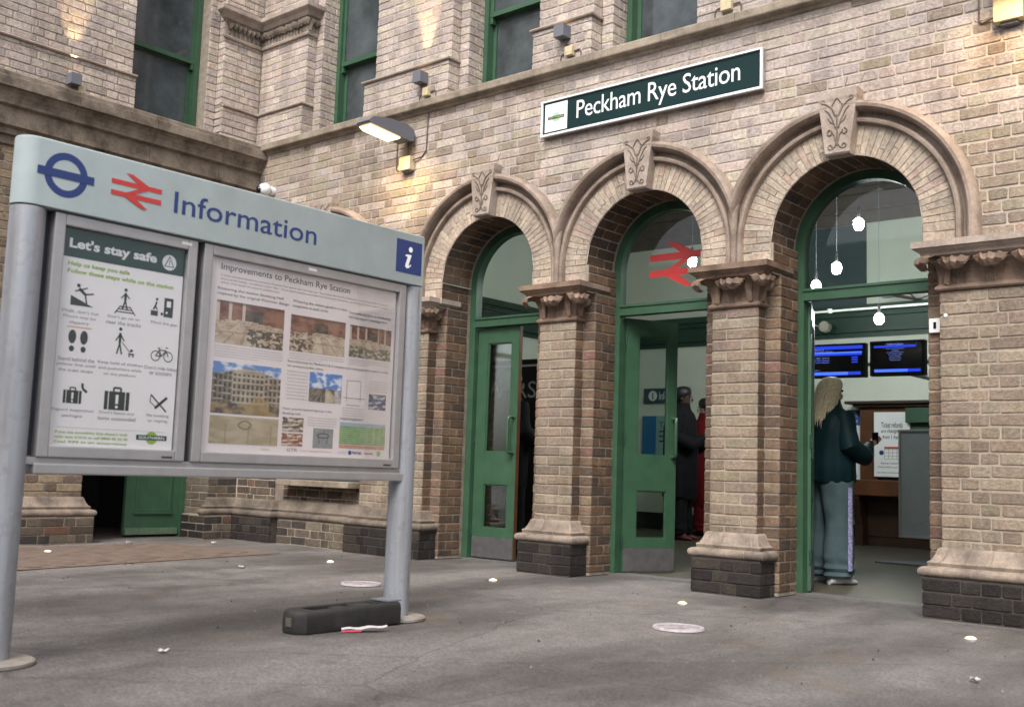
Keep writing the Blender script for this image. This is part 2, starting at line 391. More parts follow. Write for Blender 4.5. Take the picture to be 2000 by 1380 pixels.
def brick_face(mb, o, u, n, U0, U1, Z0, Z1, pal, circles=(), rects=(), cand=None, J=.009, cham=.0045, bl=(0, 0)):
    """courses of brick on the plane through o (z = 0 there); u runs along, n points out. circles/rects cut openings."""
    o, u, n = Vector(o), Vector(u), Vector(n); v = Vector((0, 0, 1)); W = U1 - U0
    r0 = int(math.floor(Z0 / CH + 1e-6)); r1 = int(math.ceil(Z1 / CH - 1e-6))
    for r in range(r0, r1):
        za, zb = max(Z0, r * CH), min(Z1, (r + 1) * CH)
        if zb - za < .014: continue
        x = U0; ws = widths(W, r); dz = random.uniform(-.0015, .0015)
        for i, w in enumerate(ws):
            ja = bl[0] if i == 0 else J / 2; jb = bl[1] if i == len(ws) - 1 else J / 2
            a, b, c, d = x + ja, x + w - jb, za + J / 2, zb - J / 2
            x += w
            if b - a < .012: continue
            poly = [(a, c + dz), (b, c + dz), (b, d + dz), (a, d + dz)]; full = True
            for (cx, cz, R) in circles:
                mx, mz = (a + b) / 2 - cx, (c + d) / 2 - cz
                if mz < 0: continue
                near = min(math.hypot(p[0] - cx, p[1] - cz) for p in poly)
                if near < R + .12 and any(math.hypot(p[0] - cx, p[1] - cz) < R for p in poly) or math.hypot(mx, mz) < R:
                    L = math.hypot(mx, mz) or 1
                    far = max(math.hypot(p[0] - cx, p[1] - cz) for p in poly)
                    if far < R + .006: poly = []; break
                    q = (cx + mx / L * R, cz + mz / L * R)
                    poly = clip_poly(poly, q, (mx / L, mz / L)); full = False
                    if len(poly) < 3: break
            if len(poly) < 3: continue
            for (xa, xb, ya, yb) in rects:
                if a < xb and b > xa and d > ya and c < yb:
                    pc = (a + b) / 2
                    if a >= xa - 1e-4 and b <= xb + 1e-4 and c >= ya - .03 and d <= yb + .03: poly = []; break
                    if yb - .02 < (c + d) / 2 or (c + d) / 2 < ya + .02: continue
                    poly = clip_poly(poly, (xa, 0), (-1, 0)) if pc < (xa + xb) / 2 else clip_poly(poly, (xb, 0), (1, 0)); full = False
                    if len(poly) < 3: break
            if len(poly) < 3: continue
            xs = [p[0] for p in poly]; ys = [p[1] for p in poly]
            if max(xs) - min(xs) < .01 or max(ys) - min(ys) < .008: continue
            cc = pick(pal((a + b) / 2, (c + d) / 2)) if callable(pal) else pick(pal)
            if cand is not None and full and (b - a) > .05:
                ctr = o + u * ((a + b) / 2) + v * ((c + d) / 2 + dz)
                A = vis_area(ctr, u, v, n, b - a, d - c)
                if A > 250:
                    CAND.append((A, ctr, u.copy(), n.copy(), b - a, d - c, cc, cand)); continue
            mb.cur = cc; brick_poly(mb, poly, o, u, v, n, cham=cham)

SP = 2.385; RI = .515; ARC = [-8.07, -5.985, -4.42, -2.855]; LIM = .7825
PIERS = [(-7.0425, .4025), (-5.2025, .179), (-3.6375, .179), (-1.81, .43)]       # centre, half width of shaft
XL, XR = -9.33, .9
building = thing('station_building', 'brown and buff brick station front with arched green doorways and stone trim', 'building', (0, 0, 0))
B = building
OX, OY, OZ = Vector((1, 0, 0)), Vector((0, 1, 0)), Vector((0, 0, 1))

def zpal(x, z):
    if abs(x + 6.93) < .13 and 2.9 < z < 3.44 and random.random() < .6: return P_STAIN
    if z > 2.9 + .25 * noise.noise(Vector((x, z, 3))): 
        return P_MID if (x < -5.5 and random.random() < .35 + .1 * (-5.5 - x)) or random.random() < .12 else P_UP
    return P_MID
def mortar_strip(mb, y, x0, x1, lo, hi, n=1):
    for k in range(n):
        a = x0 + (x1 - x0) * k / n; b = x0 + (x1 - x0) * (k + 1) / n
        mb.poly([(a, y, lo(a)), (b, y, lo(b)), (b, y, hi), (a, y, hi)])

# --- main wall between the springing and the ledge
mb = MB()
brick_face(mb, (0, 0, 0), OX, -OY, XL + .02, XR, SP - .14, 3.99, zpal, circles=[(c, SP, .80) for c in ARC],
           rects=[(c - .80, c + .80, 0, SP) for c in ARC], cand='wall')
wallmain = mb
mo = MB()
ym = .0055
xs = XL
def arcz(c): return lambda x: SP + math.sqrt(max(0, RI * RI - (x - c) ** 2))
for c in ARC:
    mortar_strip(mo, ym, xs, c - RI, lambda x: 2.2, 4.0)
    mortar_strip(mo, ym, c - RI, c + RI, arcz(c), 4.0, 40)
    xs = c + RI
mortar_strip(mo, ym, xs, XR, lambda x: 2.2, 4.0)

# --- piers, jambs and plinths below the springing
pierb = MB(); revb = MB(); plb = MB(); mol = MB(); mor = MB(); mop = MB()
def below(pc, sh, left=True, right=True):
    x0, x1 = pc - sh, pc + sh
    brick_face(pierb, (0, 0, 0), OX, -OY, x0, x1, .40, 1.95, P_PIER, cand='pier')
    mop.box(x0 + .006, x1 - .006, ym, .13, .2, 1.98)
    for sgn, on in ((1, right), (-1, left)):
        if not on: continue
        xa = x1 if sgn > 0 else x0
        # nook side, step face, reveal
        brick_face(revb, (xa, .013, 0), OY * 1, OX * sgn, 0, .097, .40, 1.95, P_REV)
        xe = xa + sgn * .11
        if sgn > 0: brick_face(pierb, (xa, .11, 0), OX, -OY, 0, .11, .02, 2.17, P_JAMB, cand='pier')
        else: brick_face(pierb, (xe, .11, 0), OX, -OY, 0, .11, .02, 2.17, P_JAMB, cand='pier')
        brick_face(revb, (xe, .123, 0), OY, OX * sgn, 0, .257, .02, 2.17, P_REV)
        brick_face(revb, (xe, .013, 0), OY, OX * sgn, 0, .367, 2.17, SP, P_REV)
    mor.box(x0 - (.1045 if left else 0), x1 + (.1045 if right else 0), .1155, .46, 0, 2.17)
    mor.box(x0 - (.1045 if left else 0), x1 + (.1045 if right else 0), .0095, .46, 2.17, SP + .0)
    # plinth
    px0, px1 = x0 - .084, x1 + .084
    brick_face(plb, (0, -.0976, 0), OX, -OY, px0, px1, -.02, .235, P_PLN, cand='plinth', J=.007)
    for sgn in (1, -1): brick_face(plb, ((px1 if sgn > 0 else px0), -.0846, 0), OY, OX * sgn, 0, .194, -.02, .235, P_PLN, J=.007)
    q = MB(); q.box(px0 + .006, px1 - .006, -.092, .105, -.05, .235); q.build('plinth_core', M_MORTB, B)
def moulding(prof, x0, x1, yb, mat, parent, name, y_in=.11):
    "profile (projection, z) carried round three sides of a pier: left, front, right"
    m = MB(); rows = []
    for (p, z) in prof: rows.append([(x0 - p, y_in, z), (x0 - p, yb - p, z), (x1 + p, yb - p, z), (x1 + p, y_in, z)])
    m.grid(rows); m.poly(rows[-1]); m.poly(rows[0], True)
    return m.build(name, mat, parent, smooth=True)
def jitter_seams(m): pass
base_prof = [(.078, .236), (.092, .238), (.104, .248), (.109, .264), (.105, .281), (.092, .292), (.072, .296), (.060, .298), (.062, .304), (.066, .318), (.060, .326), (.050, .329), (.046, .335), (.036, .352), (.026, .374), (.020, .395), (.012, .404), (.002, .408)]
def base_stones(x0, x1, mat=None):
    "base moulding of a pier in separate moulded bricks, torus course below and sloping course above"
    core = MB(); rows = [[(x0 - p + .006, .11, z), (x0 - p + .006, -p + .006, z), (x1 + p - .006, -p + .006, z), (x1 + p - .006, .11, z)] for p, z in base_prof]; core.grid(rows); core.poly(rows[-1]); core.build('base_core', M_MORTD, B, smooth=True)
    for lo, hi, off in ((0, 7, 0), (7, len(base_prof) - 1, .5)):
        pr = base_prof[lo:hi + 1]; W = x1 - x0 + .2; n = max(2, round(W / .155)); cuts = [0] + [(k + (.5 if off else 0)) / n for k in range(0 if off else 1, n)] + [1]
        for i in range(len(cuts) - 1):
            a, b = cuts[i], cuts[i + 1]; g = .0032 / W; j = random.uniform(-.0015, .0015)
            a2 = a + (g if i else 0); b2 = b - (g if i < len(cuts) - 2 else 0)
            m = MB(); rows = []
            for (p, z) in pr:
                fx = lambda t: (x0 - p) + (x1 - x0 + 2 * p) * t
                row = [(fx(a2), -p + j, z), (fx(b2), -p + j, z)]
                if i == 0: row = [(x0 - p, .11, z)] + row
                if i == len(cuts) - 2: row = row + [(x1 + p, .11, z)]
                row = [(row[0][0], row[0][1] + (.006 if i else 0), z)] + row if i else row
                rows.append(row)
            m.grid(rows); m.build('base_stone', mat or M_BASE, B, smooth=True)
aba_prof = [(.022, 2.118), (.045, 2.128), (.062, 2.146), (.083, 2.160), (.088, 2.176), (.096, 2.182), (.116, 2.196), (.120, 2.202), (.128, 2.205), (.128, 2.245)]
neck_prof = [(.002, 1.948), (.016, 1.952), (.022, 1.962), (.020, 1.974), (.008, 1.984), (.004, 1.99)]
bell_prof = [(.0, 1.985), (.004, 2.03), (.014, 2.08), (.030, 2.125)]

def leaf(m, o, out, side, w, h, proj, curl=1.0):
    "acanthus leaf: rises from o, swells outwards and curls over at the tip"
    o, out, side = Vector(o), Vector(out), Vector(side); rows = []
    path = [(0, 0), (.004, .25), (.02, .5), (.12, .74), (.36, .93), (.68, 1.0), (.93, .92), (1.0, .74), (.9, .60), (.76, .58)]
    ns = len(path)
    for th in (0, 1):
        for k in (range(ns) if th == 0 else range(ns - 1, -1, -1)):
            px, pz = path[k]; row = []; s = k / (ns - 1)
            ww = w * (.55 + .75 * math.sin(PI * min(1, s * .75 + .18))) * (1 - .55 * max(0, s - .7) / .3)
            for j in range(11):
                t = -1 + .2 * j
                lob = 1 + .10 * math.cos(t * 9 + s * 5)
                rid = .010 * math.cos(t * 3.2 * PI) * (1 - s * .4)
                dip = -.020 * t * t * (.4 + s)
                row.append(o + side * (ww * t * lob) + out * (px * proj * curl + (rid + dip if th == 0 else dip - .012)) + OZ * (pz * h + (rid * .7 if th == 0 else -.012)))
            rows.append(row)
    m.grid(rows)
def capital(x0, x1, wide=False):
    cap = sub(None, 'capital', B)
    m1 = moulding(neck_prof, x0, x1, 0, M_CAP, cap, 'necking')
    moulding(bell_prof, x0, x1, 0, M_CAP, cap, 'bell')
    moulding(aba_prof, x0, x1, 0, M_STONEP if wide else M_CAP, cap, 'abacus', .27)
    def lf(*a):
        m = MB(); leaf(m, *a); m.build('acanthus_leaf', M_CAP, cap, smooth=True)
    xs = [x0 + (x1 - x0) * (i + .5) / (1 if not wide else 4) for i in range(1 if not wide else 4)]
    for x in xs: lf((x, -.002, 1.985), -OY, OX, (.085 if not wide else .075), .16, .125)
    for sx, xx in ((-1, x0), (1, x1)):
        d = Vector((sx, -1, 0)).normalized(); lf((xx - sx * .012, .012, 1.985), d, Vector((-d.y, d.x, 0)), .066, .17, .165)
        lf((xx, .075, 1.985), OX * sx, OY, .045, .15, .07)
    if not wide:
        for sx in (-1, 1): 
            m = MB(); m.lathe([(.004, -.016), (.014, -.014), (.018, 0), (.013, .013), (.003, .016)], ((x0 + x1) / 2 + sx * .082, -.035, 2.115), 10, 'Y'); m.build('volute', M_CAP, cap, smooth=True)
    return cap
for k, (pc, sh) in enumerate(PIERS):
    x0, x1 = pc - sh, pc + sh
    below(pc, sh)
    base_stones(x0, x1, M_SOOT if pc < -6.9 else M_BASE)
    capital(x0, x1, wide=sh > .3)
# far left half pier beside the corner
x0, x1 = -9.33, ARC[0] - RI
below_x = x1 - .11
brick_face(pierb, (0, 0, 0), OX, -OY, x0 + .02, below_x, .40, 1.95, P_LOW)
brick_face(pierb, (0, .11, 0), OX, -OY, below_x, x1, .02, SP, P_LOW)
brick_face(plb, (0, -.0976, 0), OX, -OY, x0, below_x + .084, -.02, .235, P_PLN)
mo.box(x0, below_x - .006, ym, .13, 0, 2.3); mor.box(x0, x1 - .0055, .1155, .46, 0, SP); q = MB(); q.box(x0, below_x + .078, -.092, .105, -.05, .235); q.build('plinth_core', M_MORTB, B)
brick_face(revb, (x1, .12, 0), OY, OX, 0, .25, .02, SP, P_REV)
moulding(base_prof, x0, below_x, 0, M_SOOT, B, 'base_moulding')
moulding(aba_prof, x0, below_x, 0, M_STONE, B, 'abacus', .27)
# wall right of the last pier, down to the ground (just outside the frame)
x0 = PIERS[3][0] + .43 + .11 - .02
# spandrel: fourth doorway's right hand wall
brick_face(pierb, (0, 0, 0), OX, -OY, x0 + .86, XR, 0, SP - .14, P_MID); mo.box(x0 + .865, XR, ym, .46, 0, SP)
mo.box(x0 - .1, x0 + .86, .2, .46, 0, SP); brick_face(pierb, (0, .194, 0), OX, -OY, x0 - .02, x0 + .86, 0, SP - .14, P_MID)

# --- arches
def arch(c, full_left, full_right, seed):
    a = sub(None, 'arch', B)
    random.seed(seed)
    n = 44; R0, R1 = RI + .001, .724
    unit = {}
    def wedge(ra, rb, key):
        if key in unit: return unit[key]
        m = MB(); h = PI / n / 2 * 2; g = .0028; pts = []
        hw = lambda r: r * math.tan(PI / n / 2) - g / 2
        out = [(-hw(ra), ra + .001), (hw(ra), ra + .001), (hw(rb), rb - .001), (-hw(rb), rb - .001)]
        q = .0022
        inn = [(-hw(ra) + q, ra + .003), (hw(ra) - q, ra + .003), (hw(rb) - q, rb - .003), (-hw(rb) + q, rb - .003)]
        A = [Vector((p[0], -.001, p[1])) for p in inn]; Bq = [Vector((p[0], .001, p[1])) for p in out]; Cq = [Vector((p[0], .011, p[1])) for p in out]
        m.poly(A)
        for k in range(4):
            k2 = (k + 1) % 4; m.poly([Bq[k], Bq[k2], A[k2], A[k]]); m.poly([Cq[k], Cq[k2], Bq[k2], Bq[k]])
        ob = m.build('voussoir', M_BRICK, a); unit[key] = ob.data; return ob
    def put(ra, rb, key, ang):
        made = key not in unit
        ob = wedge(ra, rb, key)
        if not isinstance(ob, bpy.types.Object): ob = bpy.data.objects.new('voussoir', unit[key]); col.objects.link(ob); ob.parent = a
        ob.location = (c, 0 + random.gauss(0, .0008), SP); ob.rotation_euler = (0, ang, 0); ob.color = (*pick(P_VOUS), 1)
    for k in range(n):
        ang = -PI / 2 + PI * (k + .5) / n
        if abs(ang) < .13: continue
        t = random.random()
        if t < .42: put(R0, R1, 'a', ang)
        elif t < .72: put(R0, .62, 'b', ang); put(.622, R1, 'c', ang)
        else: put(R0, .58, 'd', ang); put(.582, R1, 'e', ang)
    # short upright courses between the capital and the springing
    for sgn in (-1, 1):
        xa = c - .724 if sgn < 0 else c + RI
        xb = xa + .209
        lim0, lim1 = (c - LIM, c + LIM)
        m = MB(); brick_face(m, (0, 0, 0), OX, -OY, max(xa, lim0 + .005), min(xb, lim1 - .005), 2.245, SP, P_VOUS, J=.003, bl=(.001, .001)); m.build('springer_brick', M_BRICK, a)
    # hood moulding
    hp = [(.722, .012), (.722, -.028), (.730, -.040), (.745, -.043), (.757, -.036), (.762, -.022), (.765, -.004), (.7825, .000), (.796, -.004), (.798, -.03), (.800, -.056), (.806, -.075), (.820, -.090), (.840, -.093), (.858, -.080), (.868, -.052), (.870, .012)]
    def hoodrow(side, z, sn, cs):
        out = []; lim = 99 if (full_right if side > 0 else full_left) else LIM; yl = .0
        for r, y in hp:
            x = r * sn
            if x > lim + 1e-6:
                ycr = next((hp[i][1] + (hp[i + 1][1] - hp[i][1]) * (lim / max(sn, 1e-6) - hp[i][0]) / max(1e-6, hp[i + 1][0] - hp[i][0]) for i in range(len(hp) - 1) if hp[i][0] * sn <= lim < hp[i + 1][0] * sn), yl)
                rc = lim / sn; out.append((c + side * lim, ycr, z + rc * cs))
            else: out.append((c + side * x, y, z + r * cs))
        return out
    for side in (-1, 1):
        rows = []
        for z in (2.246, 2.30, SP): rows.append(hoodrow(side, z, 1.0, 0.0))
        for k in range(1, 33):
            t = PI / 2 * (1 - k / 33.0); rows.append(hoodrow(side, SP, math.sin(t), math.cos(t)))
        m = MB(); m.grid(rows); m.build('hood_moulding', M_STONE, a, smooth=True)
    if not full_right:
        m = MB(); m.tube([(c + LIM, -.028, 2.246), (c + LIM, -.028, SP), (c + LIM, -.030, SP + .10), (c + LIM, -.034, SP + .22), (c + LIM, -.020, SP + .34)], [.024, .024, .027, .036, .044], 16); m.build('shared_roll', M_STONE, a, smooth=True)
    # soffit courses
    m = MB(); n2 = 21
    for k in range(n2):
        t0, t1 = -PI / 2 + PI * k / n2, -PI / 2 + PI * (k + 1) / n2; tm = (t0 + t1) / 2
        ctr = Vector((c + RI * math.sin(tm), 0, SP + RI * math.cos(tm))); nn = Vector((-math.sin(tm), 0, -math.cos(tm))); uu = Vector((math.cos(tm), 0, -math.sin(tm)))
        hw = RI * math.tan(PI / n2 / 2) - .004
        ys = [.012, .13, .36] if k % 2 else [.012, .24, .36]
        for q in range(2):
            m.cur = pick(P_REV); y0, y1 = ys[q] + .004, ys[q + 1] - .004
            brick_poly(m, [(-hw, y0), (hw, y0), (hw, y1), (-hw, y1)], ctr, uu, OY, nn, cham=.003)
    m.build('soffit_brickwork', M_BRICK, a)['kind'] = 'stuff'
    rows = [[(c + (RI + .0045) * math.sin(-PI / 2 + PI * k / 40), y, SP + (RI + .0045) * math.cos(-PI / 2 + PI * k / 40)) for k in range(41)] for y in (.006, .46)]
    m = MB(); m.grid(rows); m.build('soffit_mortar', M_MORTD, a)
    # keystone with carved scrolls
    ks = sub(None, 'keystone', B)
    m = MB(); zb, zt = 2.893, 3.325; yb, yf = .01, -.092
    wb, wt = .082, .129
    rows = [[(c - .0 - w, yb, z), (c - w, yy, z), (c + w, yy, z), (c + w, yb, z)] for w, z, yy in ((wb, zb, yf + .01), (wb + .002, zb + .012, yf), (wt, zt - .07, yf), (wt + .006, zt - .05, yf - .004), (wt + .008, zt, yf - .004))]
    m.grid(rows); m.poly(rows[0], True); m.poly(rows[-1]); m.build('block', M_STONEP, ks)
    def spiral(cx, cz, r, t0, t1, sg=1, k=.5): return [(c + cx + sg * r * (1 - k * i / 14) * math.cos(t0 + (t1 - t0) * i / 14), yf - .002, cz + r * (1 - k * i / 14) * math.sin(t0 + (t1 - t0) * i / 14)) for i in range(15)]
    m = MB()
    for sg in (-1, 1):
        m.tube([(c + sg * x, yf - .002, z) for x, z in ((.004, 2.96), (.018, 3.02), (.040, 3.055))], .0045, 6)
        m.tube(spiral(sg * .048, 3.04, .022, PI * .5, -PI * 1.1, sg), .0045, 6)
        m.tube([(c + sg * x, yf - .002, z) for x, z in ((.003, 2.98), (.016, 2.945), (.038, 2.93))], .0045, 6)
        m.tube(spiral(sg * .045, 2.948, .018, -PI * .5, PI * 1.1, sg), .0045, 6)
        m.tube([(c + sg * x, yf - .002, z) for x, z in ((.010, 3.07), (.030, 3.13), (.060, 3.185), (.082, 3.205))], .005, 6)
        m.tube([(c + sg * x, yf - .002, z) for x, z in ((.012, 3.15), (.034, 3.205), (.066, 3.235), (.092, 3.25))], .005, 6)
        m.tube(spiral(sg * .095, 3.262, .016, -PI * .5, PI, sg), .0045, 6)
        m.tube([(c + sg * x, yf - .002, z) for x, z in ((.036, 3.222), (.018, 3.252), (0, 3.272))], .005, 6)
        m.tube([(c + sg * x, yf - .002, z) for x, z in ((.022, 3.10), (.046, 3.115), (.062, 3.145))], .004, 6)
    m.tube([(c, yf - .002, 2.95), (c, yf - .002, 3.08), (c, yf - .002, 3.16)], .005, 6)
    m.build('carved_scrollwork', M_CORN, ks, smooth=True)
arch(ARC[0], True, True, 1)
for k, c in enumerate(ARC[1:]): arch(c, k == 0, k == 2, 10 + k)
random.seed(21)

# --- green frames, fanlights and doors
def arch_frame(c, y0=.385, y1=.465, fan=True, transom=True, stile=.062):
    fr = sub(None, 'door_frame', B) if transom else sub(None, 'window_frame', B)
    m = MB(); r0, r1 = RI - stile, RI + .004
    m.box(c - r1, c - r0, y0, y1, .0 if transom else .62, SP - .0); m.box(c + r0, c + r1, y0, y1, .0 if transom else .62, SP - .0)
    rows = []
    for k in range(37):
        t = -PI / 2 + PI * k / 36; sn, cs = math.sin(t), math.cos(t)
        rows.append([(c + r0 * sn, y0, SP + r0 * cs), (c + r1 * sn, y0, SP + r1 * cs), (c + r1 * sn, y1, SP + r1 * cs), (c + r0 * sn, y1, SP + r0 * cs)])
    m.grid(rows, True); m.build('arched_frame', M_GREEN, fr, smooth=True)
    m = MB(); m.box(c - r0, c + r0, y0 - .004, y1, 2.03, 2.112); m.box(c - r0, c + r0, y0 - .014, y1 - .02, 2.095, 2.113); m.build('transom', M_GREEN, fr)
    m = MB(); pts = [(c - r0, 2.11)] + [(c + r0 * math.sin(-PI / 2 + PI * k / 30), SP + r0 * math.cos(-PI / 2 + PI * k / 30)) for k in range(31)] + [(c + r0, 2.11)]
    m.poly([(p[0], y0 + .04, p[1]) for p in pts]); m.build('fanlight_pane', M_PANE, fr)
    return fr
for c in ARC[1:]: arch_frame(c)
def leaf_door(hx, hy, ang, label, mirror=1, w=.475, grip=True):
    "hinged at (hx,hy); ang is how far it stands open"
    d = sub(None, 'door', B); d.location = (hx, hy, 0); d.rotation_euler = (0, 0, ang)
    if label: d['label'] = label
    s = mirror; X = lambda a: a * s
    def bx(m, a, b, y0, y1, z0, z1): m.box(min(X(a), X(b)), max(X(a), X(b)), y0, y1, z0, z1)
    g0, g1 = .115, w - .085; t = .045
    m = MB(); bx(m, 0, g0, 0, t, .02, 2.02); bx(m, g1, w, 0, t, .02, 2.02)
    bx(m, g0, g1, .001, t, 1.885, 2.02); bx(m, g0, g1, .001, t, .65, .93); bx(m, g0, g1, .001, t, .03, .275)
    m.build('leaf', M_GREEN, d)
    m = MB(); bx(m, w, w + .003, .004, t - .004, .02, 2.02); m.build('bare_edge', M_WOOD, d)
    m = MB()
    for z0, z1 in ((.65, .93), (.0, 0)):
        pass
    for (a, b, z0, z1) in ((g0, g1, .93, 1.885), (g0, g1, .275, .65)):
        m = MB(); bx(m, a, b, .020, .025, z0, z1); m.build('pane', M_PANE, d)
        m = MB(); 
        for q in ((a, a + .010, z0, z1), (b - .010, b, z0, z1), (a + .01, b - .01, z0, z0 + .010), (a + .01, b - .01, z1 - .010, z1)): bx(m, q[0], q[1], .008, .019, q[2], q[3])
        m.build('glazing_bead', M_GREEN, d)
    m = MB(); bx(m, .006, w - .004, -.003, 0, .022, .197); m.build('kick_plate', plain('worn steel kick plate', (.14, .135, .14), .5, .5, var=.25, vscale=14), d)
    hxx = w - .035
    m = MB(); m.tube([(X(hxx), 0, .925), (X(hxx), -.045, .925), (X(hxx - .006), -.062, .935), (X(hxx - .01), -.066, .955), (X(hxx - .01), -.066, 1.2), (X(hxx - .006), -.062, 1.222), (X(hxx), -.045, 1.232), (X(hxx), 0, 1.232)], .0125, 10)
    for z in (.925, 1.232): m.tube([(X(hxx), .001, z), (X(hxx), -.006, z)], .022, 10)
    if grip: m.build('handle', M_GREEN, d, smooth=True)
    m = MB()
    for z in (.25, 1.05, 1.85): m.tube([(X(-.006), .0, z - .045), (X(-.006), .0, z + .045)], .008, 8)
    m.build('hinge', M_GREEND, d)
    return d
leaf_door(-6.425, .425, 0, 'closed half-glazed leaf')
leaf_door(-4.853, .462, math.radians(64), 'half-glazed leaf standing ajar')
leaf_door(-3.288, .466, math.radians(112), 'leaf folded right back into the hall', grip=False)
leaf_door(-2.425, .466, math.radians(-99), 'leaf folded back into the hall', mirror=-1)
leaf_door(-3.988, .466, math.radians(-88), 'leaf folded back into the hall', mirror=-1)
leaf_door(-5.545, .466, math.radians(-80), 'leaf folded back into the hall', mirror=-1)
# double arrow on the middle fanlight
def arrows(mb, o, u, v, n, W, H, lift=.001):
    "two parallel bars joined by arrow arms, W x H"
    o, u, v, n = Vector(o), Vector(u), Vector(v), Vector(n)
    cnt_ = [0]
    def q(pts):
        cnt_[0] += 1
        mb.poly([o + u * (p[0] * W) + v * (p[1] * H) + n * (lift + .00035 * cnt_[0]) for p in pts])
    b = .15
    q([(0, .60), (1, .60), (1, .60 + b), (0, .60 + b)]); q([(0, .40 - b), (1, .40 - b), (1, .40), (0, .40)])
    q([(.27, 1.0), (.40, 1.0), (.73, .60 + b), (.68, .60), (.56, .60 + b * .6)])         # upper barb
    q([(.56, .61), (.72, .61), (.44, .39), (.28, .39)])                            # diagonal joining the bars
    q([(.27, .40 - b), (.32, .40), (.44, .40 - b * .6), (.73, 0), (.60, 0)])             # lower barb
m = MB(); arrows(m, (-4.615, .41, 2.225), OX, OZ, -OY, .54, .36, .001); m.build('double_arrow_emblem', M_RED, B)
# window in the blocked left arch, with its sill
c = ARC[0]
m = MB(); m.box(c - RI - .02, c + RI + .02, -.06, .20, .56, .615, .006); m.build('window_sill', M_SILL, B)
mb2 = MB(); brick_face(mb2, (0, .10, 0), OX, -OY, c - RI, c + RI, .38, .56, P_LOW); mb2.build('apron_brickwork', M_BRICK, B)['kind'] = 'stuff'
mb2 = MB(); brick_face(mb2, (0, -.015, 0), OX, -OY, c - RI - .02, c + RI + .02, -.02, .235, P_LOW); mb2.build('apron_brickwork', M_BRICK, B)['kind'] = 'stuff'
mor.box(c - RI, c + RI, .1055, .40, 0, .57); mor.box(c - RI - .02, c + RI + .02, -.0095, .1, -.02, .24)
m = MB(); rows = [[(x, .075 - p, z) for x in (c - RI - .10, c + RI + .11)] for p, z in base_prof]; rows.append([(c - RI - .1, .102, .42), (c + RI + .11, .102, .42)]); m.grid(rows); m.build('base_moulding', M_SOOT, B, smooth=True)
fr = arch_frame(c, .25, .33, transom=False)
m = MB(); m.box(c - .45, c + .45, .29, .295, .62, 2.03); m.build('pane', M_WINDOW, fr)

# --- stone ledge under the upper floor
m = MB(); prof = [(.0, 3.955), (-.018, 3.962), (-.03, 3.985), (-.078, 3.992), (-.082, 4.0), (-.082, 4.052), (-.076, 4.06), (.16, 4.075), (.36, 4.08)]
xs_ = [-9.24] + [-9.2 + i * .62 for i in range(1, 17)] + [XR]
mm = MB()
for i in range(len(xs_) - 1):
    m = MB(); a, b = xs_[i] + .0015, xs_[i + 1] - .0015; dy = random.uniform(-.002, .002)
    rows = [[(a, y + dy, z), (b, y + dy, z)] for y, z in prof]; m.grid(rows); m.poly([r[0] for r in rows], True); m.poly([r[1] for r in rows])
    m.build('ledge_stone', M_SILL, B)

# --- upper floor
upb = MB(); moup = MB(); ZT = 7.2
wins = [(-8.45, -7.61), (-6.39, -5.58), (-4.815, -4.01), (-3.25, -2.45)]
pils = [(-9.33, -8.56), (-7.50, -6.50), (-5.47, -4.925), (-3.90, -3.36), (-2.34, XR)]
def up_pilaster(a, b, lowext=(0, 0), first=False):
    brick_face(upb, (0, 0, 0), OX, -OY, a, b, 4.425, 5.14 if first else 6.4, P_UP, cand='upper')
    if first: brick_face(upb, (0, 0, 0), OX, -OY, a, b, 5.5, 7.0, P_UP)
    brick_face(upb, (0, -.03, 0), OX, -OY, a - lowext[0] + (.03 if first else 0), b + lowext[1] + .03 * 0, 4.07, 4.395, P_UP, cand='upper')
    moup.box(a + .0055, b - .0055, ym, .5, 4.06, ZT); moup.box(a - lowext[0] + .006, b + lowext[1] - .006, -.0245, .11, 4.06, 4.40)
    for s, x in ((1, b), (-1, a)):
        if x in (-9.33, XR): continue
        lo = lowext[1] if s > 0 else lowext[0]
        brick_face(upb, (x, .013, 0), OY, OX * s, 0, .097, 4.42, 6.4, P_UP)
        brick_face(upb, (x + s * lo, -.017, 0), OY, OX * s, 0, .127, 4.07, 4.395, P_UP)
        xe = x + s * .11
        brick_face(upb, ((x if s > 0 else xe), .11, 0), OX, -OY, 0, .11, 4.07, 6.4, P_UP, cand='upper')
        brick_face(upb, (xe, .123, 0), OY, OX * s, 0, .20, 4.07, 6.4, P_UP)
        moup.box(min(x, xe) + (0 if s > 0 else .0055), max(x, xe) - (.0055 if s > 0 else 0), .1155, .5, 4.06, ZT)
    m = MB(); p0, p1 = a - lowext[0], b + lowext[1]
    prof2 = [(-.03, 4.393), (-.050, 4.398), (-.055, 4.408), (-.050, 4.418), (-.012, 4.428), (0.004, 4.432)]
    rows = [[(p0 + y * .4, .11, z), (p0 + y * .4, y, z), (p1 - y * .4, y, z), (p1 - y * .4, .11, z)] for y, z in prof2]
    m.grid(rows); m.poly(rows[-1]); m.build('string_moulding', M_STONEP, B)
up_pilaster(*pils[0], first=True)
up_pilaster(*pils[1], lowext=(.12, 0)); up_pilaster(*pils[2], lowext=(.06, 0)); up_pilaster(*pils[3], lowext=(.06, 0)); up_pilaster(*pils[4])
